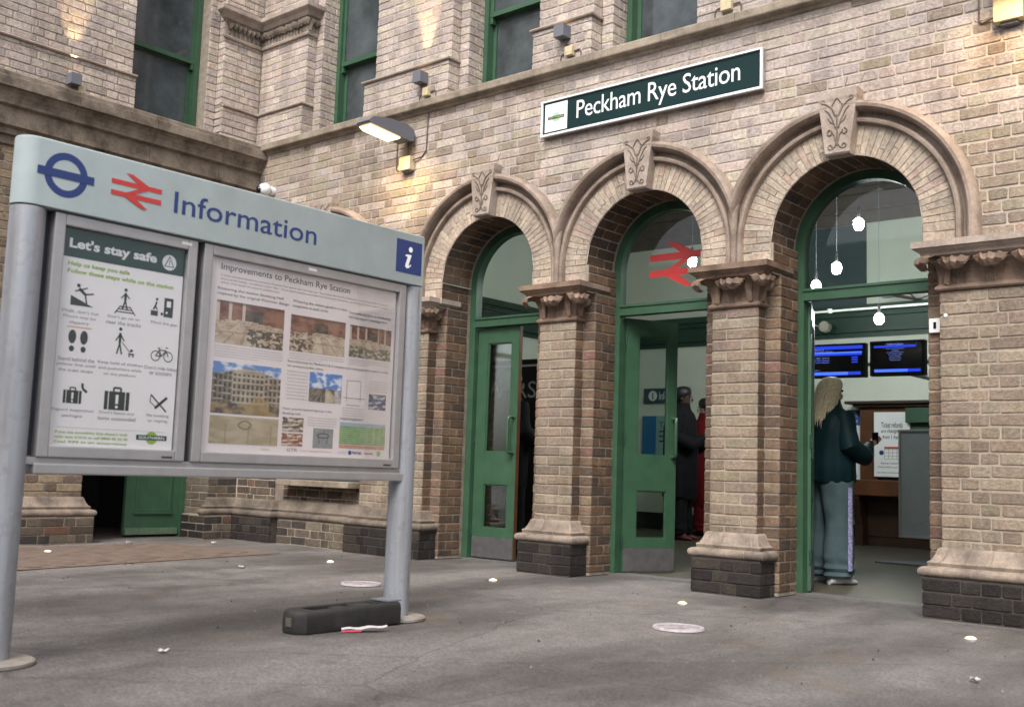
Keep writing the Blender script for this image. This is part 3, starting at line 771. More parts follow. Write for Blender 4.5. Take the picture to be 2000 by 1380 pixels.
def sash(parent_axis, a, b, yf, z0, z1, rail):
    "sash window between a and b along the wall; parent_axis 'X' (main front) or 'Y' (side front)"
    w = sub(None, 'window', B)
    def P(m, a0, a1, d0, d1, z0_, z1_):
        if parent_axis == 'X': m.box(a0, a1, yf + d0, yf + d1, z0_, z1_)
        else: m.box(-9.33 - (yf + d1), -9.33 - (yf + d0), a0, a1, z0_, z1_)
    m = MB(); P(m, a, a + .05, 0, .14, z0, z1); P(m, b - .05, b, 0, .14, z0, z1); P(m, a + .05, b - .05, 0, .14, z1 - .06, z1); P(m, a + .05, b - .05, .0, .14, z0, z0 + .04)
    m.build('frame', M_GREEN, w)
    m = MB(); P(m, a + .05, a + .085, .03, .07, rail, z1 - .06); P(m, b - .085, b - .05, .03, .07, rail, z1 - .06)
    P(m, a + .05, b - .05, .022, .072, rail, rail + .045); P(m, a + .05, b - .05, .078, .122, rail - .01, rail + .04)
    P(m, a + .05, a + .085, .08, .12, z0 + .04, rail); P(m, b - .085, b - .05, .08, .12, z0 + .04, rail); P(m, a + .085, b - .085, .08, .12, z0 + .04, z0 + .10)
    P(m, a + .052, a + .08, .026, .07, rail - .06, rail); P(m, b - .08, b - .052, .026, .07, rail - .06, rail)
    m.build('sash', M_GREEN, w)
    m = MB(); P(m, a + .085, b - .085, .048, .052, rail + .045, z1 - .06); m.build('pane', M_WINDOW, w)
    m = MB(); P(m, a + .085, b - .085, .098, .102, z0 + .10, rail); m.build('pane', M_WINDOW, w)
for a, b in wins: sash('X', a, b, .30, 4.08, 6.4, 4.86)
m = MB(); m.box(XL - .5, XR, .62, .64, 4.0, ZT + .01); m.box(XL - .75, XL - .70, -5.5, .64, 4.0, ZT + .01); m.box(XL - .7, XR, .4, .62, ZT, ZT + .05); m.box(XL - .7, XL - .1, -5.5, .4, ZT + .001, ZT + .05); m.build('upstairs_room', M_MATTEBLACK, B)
mo2 = MB(); mo2.box(XL, XR, ym + .05, .5, 6.4, ZT); 
brick_face(upb, (0, .05, 0), OX, -OY, -8.56, XR, 6.4, 7.05, P_UP)
moup.v += [] 
# corner pilaster cap with carved band (V in plan)
def vcap():
    g = sub(None, 'pilaster_cap', B)
    prof = [(.0, 5.13), (.025, 5.135), (.03, 5.155), (.012, 5.17), (.012, 5.30), (.03, 5.32), (.05, 5.33), (.075, 5.365), (.105, 5.39), (.112, 5.40), (.112, 5.44), (.06, 5.462), (.0, 5.47)]
    m = MB(); rows = []
    for p, z in prof: rows.append([(-9.33, -.47 - p, z), (-9.33 + p, -.47 - p, z), (-9.33 + p, -p, z), (-8.56 + p, -p, z), (-8.56 + p, .11, z)])
    m.grid(rows); m.build('cap_moulding', M_STONEP, g, smooth=False)
    m = MB()
    for k in range(15):
        x = -9.28 + k * .053
        if x < -8.53:
            leaf(m, (x, -.012, 5.175), -OY, OX, .022 + random.random() * .004, .11 + random.random() * .02, .055)
    for k in range(8):
        y = -.43 + k * .055
        leaf(m, (-9.318, y, 5.175), OX, OY, .022, .11 + random.random() * .02, .055)
    for k in range(2): leaf(m, (-8.548, .02 + k * .05, 5.175), OX, OY, .022, .12, .055)
    m.build('carved_leaf_band', M_CORN, g, smooth=True)
vcap()

# --- side front (wing): plane x = -9.33 facing +x
XW = -9.33
wb = MB(); mow = MB()
WA = [(-.97, .60), (-3.60, .55)]      # doorway centres and half widths on the side front
wc = [(c, 2.30, .82) for c, r in WA]
def wpal(u, z): return P_UP if z > 3.9 else P_WLOW if z > .3 else P_LOW
brick_face(wb, (XW, 0, 0), OY, OX, -5.5, 0, 2.25, 3.6, wpal, circles=wc)
brick_face(wb, (XW, 0, 0), OY, OX, -3.02, -1.66, .40, 2.25, wpal, cand='wing')
brick_face(wb, (XW, 0, 0), OY, OX, -5.5, -4.2, .02, 2.25, wpal)
brick_face(wb, (XW, 0, 0), OY, OX, -.33, 0, .40, 2.25, P_LOW, cand='wing')
for a, b in ((-3.10, -1.57), (-.42, -.0976), ):
    brick_face(wb, (XW + .10, 0, 0), OY, OX, a, b, -.02, .235, P_LOW, cand='wing')
    mow.box(XW - .3, XW + .0945, a + .006, b - .003, -.05, .235)
    for s, yy in ((1, b), (-1, a)):
        if yy > -.2: continue
        brick_face(wb, (XW + .087, yy, 0), -OX, OY * s, 0, .39, -.02, .235, P_PLN)
    m = MB(); rows = [[(XW, a + .09 - p, z), (XW + p, a + .09 - p, z), (XW + p, (b - .09 + p) if b < -.2 else .0, z), (XW - .2, (b - .09 + p) if b < -.2 else .0, z)] for p, z in base_prof]; m.grid(rows); m.build('base_moulding', M_BASE if a < -1 else M_SOOT, B, smooth=True)
for y0_, y1_ in ((-5.5, -4.15), (-3.05, -1.57 - .09), (-.33, .2)):
    mow.box(XW - .45, XW - .0055, y0_ + .005, y1_ - .005, 0, 2.25)
for (c, r) in WA:      # wall over the side doorways
    for k in range(24):
        ta, tb = -1 + 2 * k / 24, -1 + 2 * (k + 1) / 24; ya, yb_ = c + r * ta, c + r * tb
        za, zb_ = 2.30 + r * math.sqrt(max(0, 1 - ta * ta)), 2.30 + r * math.sqrt(max(0, 1 - tb * tb))
        mow.poly([(XW - .0055, ya, za), (XW - .0055, yb_, zb_), (XW - .0055, yb_, 4.0), (XW - .0055, ya, 4.0)])
        mow.poly([(XW - .0055, ya, za), (XW - .0055, yb_, zb_), (XW - .45, yb_, zb_), (XW - .45, ya, za)])
    g = sub(None, 'arch', B)
    hp = [(.70, -.012), (.70, .03), (.73, .04), (.75, .03), (.77, .06), (.80, .08), (.84, .06), (.85, -.012)]
    rows = [[(XW + d, c - rr * math.cos(t), 2.30 + rr * math.sin(t)) for rr, d in hp] for t in [PI * k / 40 for k in range(41)]]
    m = MB(); m.grid(rows); m.build('hood_moulding', M_STONE, g, smooth=True)
    m = MB(); nv = 36
    for k in range(nv):
        t = PI * (k + .5) / nv; uu = Vector((0, math.sin(t), math.cos(t))); vv = Vector((0, -math.cos(t), math.sin(t)))
        m.cur = pick(P_VOUS); hw0 = r * math.tan(PI / nv / 2) - .0015; hw1 = .70 * math.tan(PI / nv / 2) - .0015
        brick_poly(m, [(-hw0, r + .001), (hw0, r + .001), (hw1, .699), (-hw1, .699)], Vector((XW, c, 2.30)), uu, vv, OX, cham=.002)
    m.build('voussoir_ring', M_BRICK, g)['kind'] = 'stuff'
for ya, yb_ in ((-5.5, WA[1][0] - WA[1][1]), (WA[1][0] + WA[1][1], WA[0][0] - WA[0][1]), (WA[0][0] + WA[0][1], .2)): mow.box(XW - .45, XW - .0055, ya, yb_, 2.25, 4.0)
brick_face(wb, (XW - .013, -.33, 0), -OX, -OY, 0, .43, .0, 2.3, P_LOW); brick_face(wb, (XW - .013, -1.66, 0), -OX, OY, 0, .43, .0, 2.3, P_LOW)
# side doorway: dark lobby and one green panelled leaf
g = sub(None, 'doorway', B)
m = MB(); m.box(-11.5, -11.4, -1.9, .3, 0, 2.9); m.box(-11.5, -9.78, -1.75, -1.65, 0, 2.9); m.box(-11.5, -9.78, -.36, -.26, 0, 2.9); m.box(-11.5, -9.78, -1.75, -.26, 2.85, 2.95)
m.build('lobby_wall', plain('dark lobby', (.02, .017, .016), .8), g)
m = MB(); m.box(-11.4, -9.8, -1.65, -.36, -.02, .006); m.build('lobby_floor', plain('lobby floor', (.05, .03, .025), .7), g)
d = sub(None, 'door', B); d.location = (-9.76, -.37, 0)
m = MB(); m.box(-.045, 0, -.60, 0, .02, 2.15); m.build('leaf', M_GREEN, d)
for z0, z1 in ((.24, .70), (.86, 1.95)):
    m = MB(); 
    for q in ((-.50, -.10, z0, z0 + .03), (-.50, -.10, z1 - .03, z1), (-.50, -.47, z0 + .03, z1 - .03), (-.13, -.10, z0 + .03, z1 - .03)): m.box(0, .014, q[0], q[1], q[2], q[3], .004)
    m.box(0, .018, -.52, -.08, z0 - .02, z0, .004)
    m.build('panel_moulding', M_GREEN, d); m = MB(); m.box(-.001, .006, -.47, -.13, z0 + .03, z1 - .03); m.build('panel', M_GREEN, d)
m = MB(); m.box(0, .016, -.59, -.01, .02, .085, .004); m.build('weather_bar', plain('scuffed green weatherboard', (.10, .16, .10), .6, var=.3), d)
for ya, yb_ in ((-.372, -.31), (-1.66, -1.60)): m = MB(); m.box(-9.83, -9.72, ya, yb_, 0, 2.3); m.build('door_jamb', M_GREEN, B)
# heavy cornice along the side front, in separate stones
prof = [(0, 3.44), (.03, 3.45), (.03, 3.52), (.06, 3.53), (.06, 3.58), (.10, 3.60), (.10, 3.63), (.085, 3.635), (.085, 3.76), (.13, 3.775), (.13, 3.80), (.138, 3.83), (.158, 3.87), (.182, 3.895), (.21, 3.905), (.21, 3.99), (.19, 4.0), (.19, 4.035), (.16, 4.05), (0, 4.07), (-.3, 4.08)]
yy = 0.0; k = 0
while yy > -5.4:
    L_ = .78 if k else .5; a, b = yy - L_ + .0015, yy - .0015
    m = MB(); rows = [[(XW + p, a, z), (XW + p, b, z)] for p, z in prof]; m.grid(rows); m.poly([r[0] for r in rows]); m.poly([r[1] for r in rows], True)
    m.build('cornice_stone', M_CORN, B); yy -= L_; k += 1
# upper part of the side front
brick_face(wb, (XW, 0, 0), OY, OX, -5.5, -1.47, 4.435, 7.0, P_UP, cand='wing')
brick_face(wb, (XW + .03, 0, 0), OY, OX, -5.5, -1.44, 4.08, 4.395, P_UP, cand='wing')
brick_face(wb, (XW, 0, 0), OY, OX, -.47, -.012, 4.435, 5.14, P_UP, cand='wing'); brick_face(wb, (XW, 0, 0), OY, OX, -.47, -.012, 5.5, 7.0, P_UP)
brick_face(wb, (XW + .03, 0, 0), OY, OX, -.47, -.035, 4.08, 4.395, P_UP, cand='wing')
brick_face(wb, (XW - .11, 0, 0), OY, OX, -.58, -.47, 4.08, 6.4, P_UP, cand='wing')
for z0, z1, x in ((4.42, 7.0, XW - .013),): brick_face(wb, (x, -.47, 0), -OX, -OY, 0, .097, z0, z1, P_UP)
brick_face(wb, (XW + .017, -.47, 0), -OX, -OY, 0, .127, 4.08, 4.395, P_UP)
brick_face(wb, (XW - .013, -1.47, 0), -OX, OY, 0, .25, 4.08, 7.0, P_UP)
mow.box(XW - .5, XW - .0055, -5.5, -1.476, 4.0, ZT); mow.box(XW - .3, XW + .0245, -5.5, -1.447, 4.0, 4.40)
mow.box(XW - .5, XW - .0055, -.464, .4, 4.0, ZT); mow.box(XW - .3, XW + .0245, -.464, .1, 4.0, 4.40); mow.box(XW - .5, XW - .1155, -.574, -.4, 4.0, ZT)
for a, b in ((-5.5, -1.44), (-.47, -.0)):
    m = MB(); prof2 = [(.03, 4.393), (.050, 4.398), (.055, 4.408), (.050, 4.418), (.012, 4.428), (-.004, 4.432)]
    rows = [[(XW + p, a, z), (XW + p, b, z)] for p, z in prof2]; m.grid(rows); m.poly([r[0] for r in rows]); m.poly([r[1] for r in rows])
    m.build('string_moulding', M_STONEP, B)
sash('Y', -1.47, -.58, .27, 4.08, 6.4, 4.86)
m = MB(); m.box(XW - .5, XW - .05, -1.47, -.47, 6.4, ZT); m.build('lintel', M_STONEP, B)

# --- turn the 300 largest whole bricks into objects, the rest into joined courses
CAND.sort(key=lambda t: -t[0])
uniq = {}
def unit_brick(kind, w):
    if kind in uniq: return uniq[kind]
    m = MB(); rs = random.getstate(); random.seed(hash(kind) % 1000 if isinstance(kind, int) else 5)
    h = .066
    brick_poly(m, [(-w / 2, -h / 2), (w / 2, -h / 2), (w / 2, h / 2), (-w / 2, h / 2)], Vector((0, 0, 0)), OX, OZ, -OY, jit=.002)
    random.setstate(rs); o = m.build('brick', M_BRICK); uniq[kind] = o.data; bpy.data.objects.remove(o); return uniq[kind]
banks = {'wall': wallmain, 'pier': pierb, 'plinth': plb, 'upper': upb, 'wing': wb}
for i, (A, ctr, u, n, w, h, cc, bank) in enumerate(CAND):
    if i < 300:
        kind = (1 if w > .15 else 2) * 10 + random.randrange(4); base = .216 if w > .15 else .104
        me = unit_brick(kind, base)
        o = bpy.data.objects.new('brick', me); col.objects.link(o); o.parent = B
        o.location = ctr + n * random.gauss(0, .001); o.rotation_euler = (0, 0, math.atan2(u.y, u.x)); o.scale = (w / base, 1, h / .066); o.color = (*cc, 1)
    else:
        b = banks[bank]; b.cur = cc
        brick_poly(b, [(-w / 2, -h / 2), (w / 2, -h / 2), (w / 2, h / 2), (-w / 2, h / 2)], ctr, u, OZ, n)
for b, nm in ((wallmain, 'wall_brickwork'), (pierb, 'pier_brickwork'), (revb, 'reveal_brickwork'), (plb, 'plinth_brickwork'), (upb, 'upper_brickwork'), (wb, 'side_front_brickwork')):
    b.build(nm, M_BRICK, B, kind='stuff', normals=False)
mo.build('wall_mortar', M_MORT, B); mor.build('reveal_mortar', M_MORTD, B); mop.build('pier_mortar', M_MORTP, B, kind='stuff'); moup.build('upper_mortar', M_MORT, B); mow.build('side_front_mortar', M_MORTD, B); mo2.build('top_wall', M_MORT, B)

# ------------------------------------------------------------------ booking hall behind the arches
HX0, HX1, HY1, HZ = -9.6, 1.2, 6.8, 5.0
m = MB(); m.box(HX0, HX1, HY1, HY1 + .15, 0, HZ); m.box(HX0 - .15, HX0, .46, HY1 + .15, 0, HZ); m.box(HX1, HX1 + .15, .46, HY1 + .15, 0, HZ); m.box(HX0, HX1, .50, .52, SP + RI + .1, HZ)
m.build('hall_wall', M_WALLIN, B)
m = MB(); m.box(HX0 - .2, HX1 + .2, .66, HY1 + .2, HZ, HZ + .15); m.box(HX0 - .2, HX1 + .2, .47, .6599, 3.75, 3.85); m.build('hall_ceiling', M_CEIL, B)
# skirting, green beam, brown frieze
m = MB()
for z0, z1, p in ((0, .22, .025), (.22, .24, .035)): m.box(HX0, HX1, HY1 - p, HY1, z0, z1); m.box(HX0, HX0 + p, .5, HY1 - p, z0, z1)
m.build('skirting', M_MATTEBLACK, B)
def band(z0, z1, p, mb): mb.box(HX0, HX1, HY1 - p, HY1 - .001, z0, z1); mb.box(HX0 + .001, HX0 + p, .52, HY1 - p, z0, z1)
m = MB()
for z0, z1, p in ((2.64, 2.70, .05), (2.70, 2.76, .10), (2.76, 2.90, .07), (2.90, 2.96, .12), (2.96, 3.04, .18)): band(z0, z1, p, m)
m.build('green_beam', M_GREEND, B)
m = MB()
for z0, z1, p in ((4.14, 4.30, .03), (4.30, 4.34, .07), (4.34, 4.52, .045), (4.52, 4.60, .13), (4.60, 4.70, .18), (4.70, 4.80, .28), (4.80, 4.999, .40)): band(z0, z1, p, m)
m.build('ceiling_cornice', M_FRIEZE, B)
m = MB(); m.box(-6.6, -5.47, HY1 - .02, HY1 - .001, 3.041, 4.13); m.build('internal_window', M_GLASSD, B)
m = MB(); m.box(HX0, HX1, .47, HY1, -.05, .004); fl = m.build('hall_floor', M_HFLOOR); fl['kind'] = 'structure'
M_THR = plain('grey threshold slab', (.12, .115, .11), .7, var=.2)
for c in ARC[1:]: m = MB(); m.box(c - RI, c + RI, .38, .53, -.01, .008); m.build('threshold', M_THR, B)

# pendants
def pendant(x, y, z, label):
    t = thing('pendant_lamp', label, 'lamp', (x, y, z), 0, 'bare bulbs hanging in the booking hall')
    m = MB(); m.tube([(0, 0, .16), (0, 0, HZ - z - .001)], .0028, 6); m.build('cord', M_GREYBOX, t)
    m = MB(); m.lathe([(.014, .050), (.016, .06), (.014, .15), (.01, .16)], n=12); m.build('socket', M_MATTEBLACK, t)
    m = MB(); m.lathe([(.002, -.064), (.026, -.058), (.043, -.036), (.049, 0), (.043, .032), (.026, .050), (.014, .056)], n=16); m.build('bulb', M_BULB, t, smooth=True)
def at_px(u, v, y):
    d = CF + CR * ((u - 1000) / FPX) - CU * ((v - 690) / FPX); t = (y - CAM.y) / d.y; p = CAM + d * t; return p
for u_, v_, y_, lb in ((1717, 622, 4.6, 'bare bulb hanging below the transom in front of the green beam'), (1634, 523, 3.6, 'bare bulb behind the fanlight of the right arch, lower of two'),
                       (1677, 437, 3.2, 'bare bulb highest in the fanlight of the right arch'), (1594, 558, 4.0, 'bare bulb at the left edge of the right fanlight, just above the transom'), (1352, 510, 3.6, 'bare bulb behind the red double arrow emblem')):
    p = at_px(u_, v_, y_); pendant(p.x, p.y, p.z, lb)

# ceiling hung rail and departure screens
def screen(u0, v0, u1, v1, y, label, info):
    a, b = at_px(u0, v0, y), at_px(u1, v1, y); w = b.x - a.x; h = a.z - b.z
    t = thing('departure_screen', label, 'screen', ((a.x + b.x) / 2, y, (a.z + b.z) / 2), math.radians(4), 'departure screens over the ticket counter')
    m = MB(); m.box(-w / 2, w / 2, 0, .09, -h / 2, h / 2, .006); m.build('casing', M_MATTEBLACK, t)
    m = MB(); m.box(-w / 2 + .02, w / 2 - .02, -.003, 0, -h / 2 + .02, h / 2 - .02); m.build('display', M_BLACK, t)
    m = MB(); X = lambda f: -w / 2 + f * w; Z = lambda f: -h / 2 + f * h
    m1, m2, m3 = M_BLUESCR, M_BLUESCR2, MB()
    def r(m_, x0, x1, z0, z1): q = MB(); q.box(X(x0), X(x1), -.006, -.0035, Z(z0), Z(z1)); q.build('blue_bar' if m_ is m1 else 'bright_bar', m_, t)
    if info:
        r(m1, .08, .85, .80, .86); text_mb(m3, 'i Information', (X(.30), X(.62), Z(.86), Z(.93)), (0, 0, 0), OX, OZ, -OY, .007)
        for k, (f, s) in enumerate(((.17, 'There is a good service on'), (.06, 'all lines. Please mind'), (.15, 'the step between the train'), (.12, 'and the platform edge'), (.10, 'Keep your belongings'), (.11, 'with you at all times'), (.10, 'Thank you'))):
            text_mb(m3, s, (X(.47 - f), X(.47 + f), Z(.745 - k * .055), Z(.78 - k * .055)), (0, 0, 0), OX, OZ, -OY, .007)
        r(m2, .09, .70, .10, .18); r(m1, .70, .93, .10, .18)
    else:
        r(m1, .0, .96, .83, .93); r(m2, .02, .95, .70, .75); r(m1, .02, .95, .645, .69)
        text_mb(m3, 'Platform 3', (X(.08), X(.3), Z(.80), Z(.85)), (0, 0, 0), OX, OZ, -OY, .007); text_mb(m3, '13:45 London Bridge', (X(.08), X(.46), Z(.74), Z(.785)), (0, 0, 0), OX, OZ, -OY, .007)
        for k in range(3):
            text_mb(m3, ('1st  14:02  Victoria', '2nd 14:11 Sutton', '3rd 14:17 Bexley')[k], (X(.1), X(.40), Z(.56 - k * .07), Z(.60 - k * .07)), (0, 0, 0), OX, OZ, -OY, .007)
            r(m1, .78, .88, .56 - k * .07, .60 - k * .07)
        r(m2, .0, .72, .07, .16); r(m1, .72, .93, .07, .16); text_mb(m3, 'Page 1', (X(.12), X(.24), Z(.2), Z(.235)), (0, 0, 0), OX, OZ, -OY, .007)
    m3.build('screen_text', M_SCRTXT, t, kind='stuff')
    m = MB(); m.tube([(0, .09, 0), (0, .30, .05), (0, HY1 - y - .12, .12)], .022, 8); m.box(-.12, .12, .09, .12, -.1, .1); m.build('bracket_arm', M_GREYBOX, t)
screen(1577, 674, 1688, 735, 3.0, 'hanging departure screen with blue rows, beside the open leaf', False)
screen(1700, 667, 1805, 731, 3.0, 'hanging screen headed Information, nearer the pier', True)
# white conduit rail and round speaker on the beam
a, b = at_px(1598, 610, 5.5), at_px(1815, 593, 5.5)
t = thing('conduit_rail', 'thin white conduit rail running under the green beam', 'conduit', (0, 0, 0))
m = MB(); m.tube([(a.x - .5, 5.5, a.z), (b.x + .3, 5.5, a.z + .01)], .014, 8); m.build('rail', M_WHITEP, t)
m = MB(); m.tube([(a.x + .15, 5.5, a.z - .02), (a.x + .15, 5.5, a.z + .03)], .03, 8); m.tube([(a.x - .5, 5.5, a.z), (a.x - .5, 6.7, a.z)], .012, 8); m.tube([(b.x + .3, 5.5, a.z), (b.x + .3, 6.7, a.z)], .012, 8); m.build('bracket', M_WHITEP, t)
p = at_px(1611, 638, 6.55)
m = MB(); m.lathe([(.01, -.05), (.06, -.05), (.07, -.04), (.07, .06), (.05, .1)], (p.x, p.y, p.z), 20, 'Y')
tag(m.build('wall_speaker', plain('cream speaker', (.45, .42, .36), .5), smooth=True), 'small round cream speaker fixed below the green beam', 'speaker')
p = at_px(1760, 575, 6.3)
t = thing('security_camera', 'small bracketed camera high on the hall back wall', 'camera', (p.x, p.y, p.z))
m = MB(); m.box(-.22, -.10, -.12, .02, -.03, .03, .006); m.build('body', M_CAMW, t); m = MB(); m.tube([(-.1, 0, 0), (.05, .2, -.02), (.1, .49, -.02)], .02, 8); m.tube([(.05, .0, .05), (.12, .2, -.04), (.2, .48, .05)], .008, 6); m.build('arm', M_FRIEZE, t)

# ticket counter
t = thing('ticket_counter', 'varnished wooden ticket counter with cornice, shelf and posted notice', 'counter', (0, 0, 0))
X0, X1 = -5.48, -2.6
m = MB(); m.box(X0, X1, 6.55, 6.79, .0, .62); m.build('lower_panelling', M_WOODD, t)
m = MB()
for k in range(4): m.box(X0 + .12 + k * .6, X0 + .55 + k * .6, 6.535, 6.55, .12, .5, .004)
m.build('raised_panel', M_WOODD, t)
m = MB(); m.box(X0 - .05, X1, 6.25, 6.79, .62, .81, .008); m.build('shelf', M_WOOD, t)
m = MB(); m.box(X0, X0 + .16, 6.60, 6.79, .81, 1.72); m.box(X0 + .16, X1, 6.60, 6.79, 1.62, 1.72); m.box(X0 + .16, X0 + .22, 6.62, 6.79, .81, 1.62); m.box(X0 + .22, X1, 6.62, 6.79, 1.57, 1.62); m.build('surround', M_WOOD, t)
m = MB(); m.box(X0 - .06, X1, 6.52, 6.79, 1.72, 1.755, .006); m.box(X0 - .15, X1, 6.46, 6.79, 1.755, 1.79, .006); m.build('cornice', M_WOODD, t)
m = MB(); m.prism([(0, 0), (.16, 0), (.16, .25), (.28, .58), (.28, .62), (0, .62)], (X0 + .02, 6.55, 0), -OY, OZ, OX, .1); m.build('bracket', M_WOODD, t)
m = MB(); m.box(X0 + .22, X1, 6.66, 6.79, .81, 1.57); m.build('back_panel', M_WOODD, t)
m = MB(); m.box(-4.87, -3.4, 6.50, 6.62, 1.52, 1.70, .004); m.box(-4.84, -3.4, 6.60, 6.655, .9, 1.52); m.build('green_shutter', M_GREEN, t)
m = MB(); m.box(-4.74, -3.4, 6.585, 6.60, 1.2, 1.36); m.build('window_slot', M_BLACK, t)
o_ = at_px(1707, 808, 6.58)
t2 = thing('notice_poster', 'white notice on the wooden counter about ticket refunds', 'poster', (o_.x, 6.58, 0))
m = MB(); m.box(0, .45, 0, .012, .855, 1.655); m.build('sheet', M_PAPER, t2)
mt = MB()
for s_, bx_ in (('Ticket refunds', (.09, .36, 1.46, 1.53)), ('are changing', (.09, .33, 1.385, 1.445)), ('from 1 April', (.11, .33, 1.31, 1.37)), ('Buying a ticket?', (.09, .30, 1.005, 1.035)), ('Check before you travel', (.05, .38, .96, .985)), ('southernrailway.com', (.04, .40, .895, .915))): text_mb(mt, s_, bx_, (0, 0, 0), OX, OZ, -OY, .001, bold=.01)
mt.build('notice_text', M_INK, t2)
m = MB(); m.box(.13, .40, -.001, 0, 1.20, 1.225); m.build('calendar_head', M_RED, t2)
m = MB()
for i in range(6): m.box(.13 + .052 * i, .134 + .052 * i, -.001, 0, 1.07, 1.20)
for i in range(4): m.box(.13, .40, -.002, -.001, 1.07 + .04 * i, 1.074 + .04 * i)
m.build('calendar_grid', M_GREYINK, t2)
m = MB(); m.lathe([(.001, -.002), (.03, -.002)], (.095, 0, 1.15), 14, 'Y'); m.build('roundel', M_NAVY, t2)
# blue headed poster behind the woman
t2 = thing('wall_poster', 'blue-headed poster in a dark green frame left of the ticket counter', 'poster', (-6.02, 6.77, 0))
m = MB(); m.box(-.02, .50, 0, .028, .78, 1.70); m.build('frame', M_GREEND, t2)
m = MB(); m.box(.0, .47, -.004, 0, .81, 1.67); m.build('sheet', M_PAPER, t2)
m = MB(); m.box(.0, .47, -.006, -.004, 1.50, 1.67); m.build('header', plain('blue print', (.03, .08, .33), .5), t2)
mt = MB(); text_mb(mt, 'Help and tickets', (.03, .44, 1.60, 1.645), (0, 0, 0), OX, OZ, -OY, .0065); text_mb(mt, 'inside the station', (.03, .44, 1.535, 1.58), (0, 0, 0), OX, OZ, -OY, .0065); mt.build('header_text', M_WHITE, t2)
mt = MB(); text_mb(mt, 'Ask our team', (.30, .44, .84, .87), (0, 0, 0), OX, OZ, -OY, .0045); mt.build('body_text', M_INK, t2)
# white board on a stand
t = thing('whiteboard_stand', 'scuffed grey-white board on a stand with a flat metal foot', 'board', (-3.42, 4.0, 0), math.radians(-3))
m = MB(); m.box(-.58, .5, 0, .03, .27, 1.29); m.build('panel', M_BOARD, t)
m = MB()
for q in ((-.60, -.58, .25, 1.31), (.5, .52, .25, 1.31), (-.58, .5, .25, .27), (-.58, .5, 1.29, 1.31)): m.box(q[0], q[1], -.008, .038, q[2], q[3], .003)
m.build('frame', M_FRAME, t)
m = MB(); m.box(-.06, .02, .04, .08, .02, 1.2); m.build('post', M_GREYBOX, t)
m = MB(); m.prism([(-.72, -.28), (.5, -.28), (.3, .45), (-.35, .45)], (0, 0, .004), OX, OY, OZ, .018); m.build('foot_plate', M_GREYBOX, t)
mt = MB()
for k in range(5): a_ = (-.5 + .05 * k, .36 + .02 * k); mt.box(a_[0], a_[0] + .07, -.0012, 0, a_[1], a_[1] + .004)
for (a_, b_) in ((-.45, 1.2), (-.3, 1.22), (-.12, 1.21), (-.5, .72), (-.36, .62), (-.1, .55)): mt.box(a_, a_ + .012, -.0012, 0, b_, b_ + .012)
for k in range(4): text_mb(mt, 'Notice to all customers'[:9 + 4 * k], (-.27, -.05, 1.06 - .12 * k, 1.08 - .12 * k), (0, 0, 0), OX, OZ, -OY, .001)
mt.build('board_marks', M_GREYINK, t, kind='stuff')
# information sign and poster on the wall seen through the middle arch
p = at_px(1257, 757, 6.75); q = at_px(1345, 786, 6.75)
t = thing('wall_sign', 'dark blue sign with circled i reading Information on the hall wall', 'sign', (p.x, 6.76, q.z))
m = MB(); m.box(0, q.x - p.x, 0, .035, 0, .22); m.build('panel', plain('sign blue green', (.02, .06, .085), .4), t)
m = MB(); m.lathe([(.001, -.002), (.075, -.002)], (.16, 0, .11), 22, 'Y'); text_mb(m, 'Information', (.27, .72, .05, .17), (0, 0, 0), OX, OZ, -OY, .002); m.build('white_lettering', M_WHITE, t)
m = MB(); text_mb(m, 'i', (.148, .172, .06, .16), (0, 0, 0), OX, OZ, -OY, .004, bold=.03); m.build('letter_i', plain('sign blue', (.02, .05, .08), .4), t)
p = at_px(1254, 812, 6.75); q = at_px(1318, 892, 6.75)
t = thing('wall_poster', 'blue and pale teal poster seen through the glass of the ajar door', 'poster', (p.x, 6.76, q.z))
W_, H_ = q.x - p.x, p.z - q.z
m = MB(); m.box(0, W_, 0, .02, 0, H_); m.build('sheet', plain('pale teal print', (.25, .42, .42), .6), t)
m = MB(); m.box(0, W_ * .42, -.002, 0, 0, H_); m.build('blue_panel', plain('blue print two', (.02, .16, .38), .6), t)
mt = MB(); text_mb(mt, 'The', (W_ * .5, W_ * .9, H_ * .72, H_ * .85), (0, 0, 0), OX, OZ, -OY, .001)
for k in range(3): mt.box(W_ * .52, W_ * (.85 - .1 * k), -.001, 0, H_ * (.6 - .12 * k), H_ * (.64 - .12 * k))
mt.build('poster_text', M_INK, t)
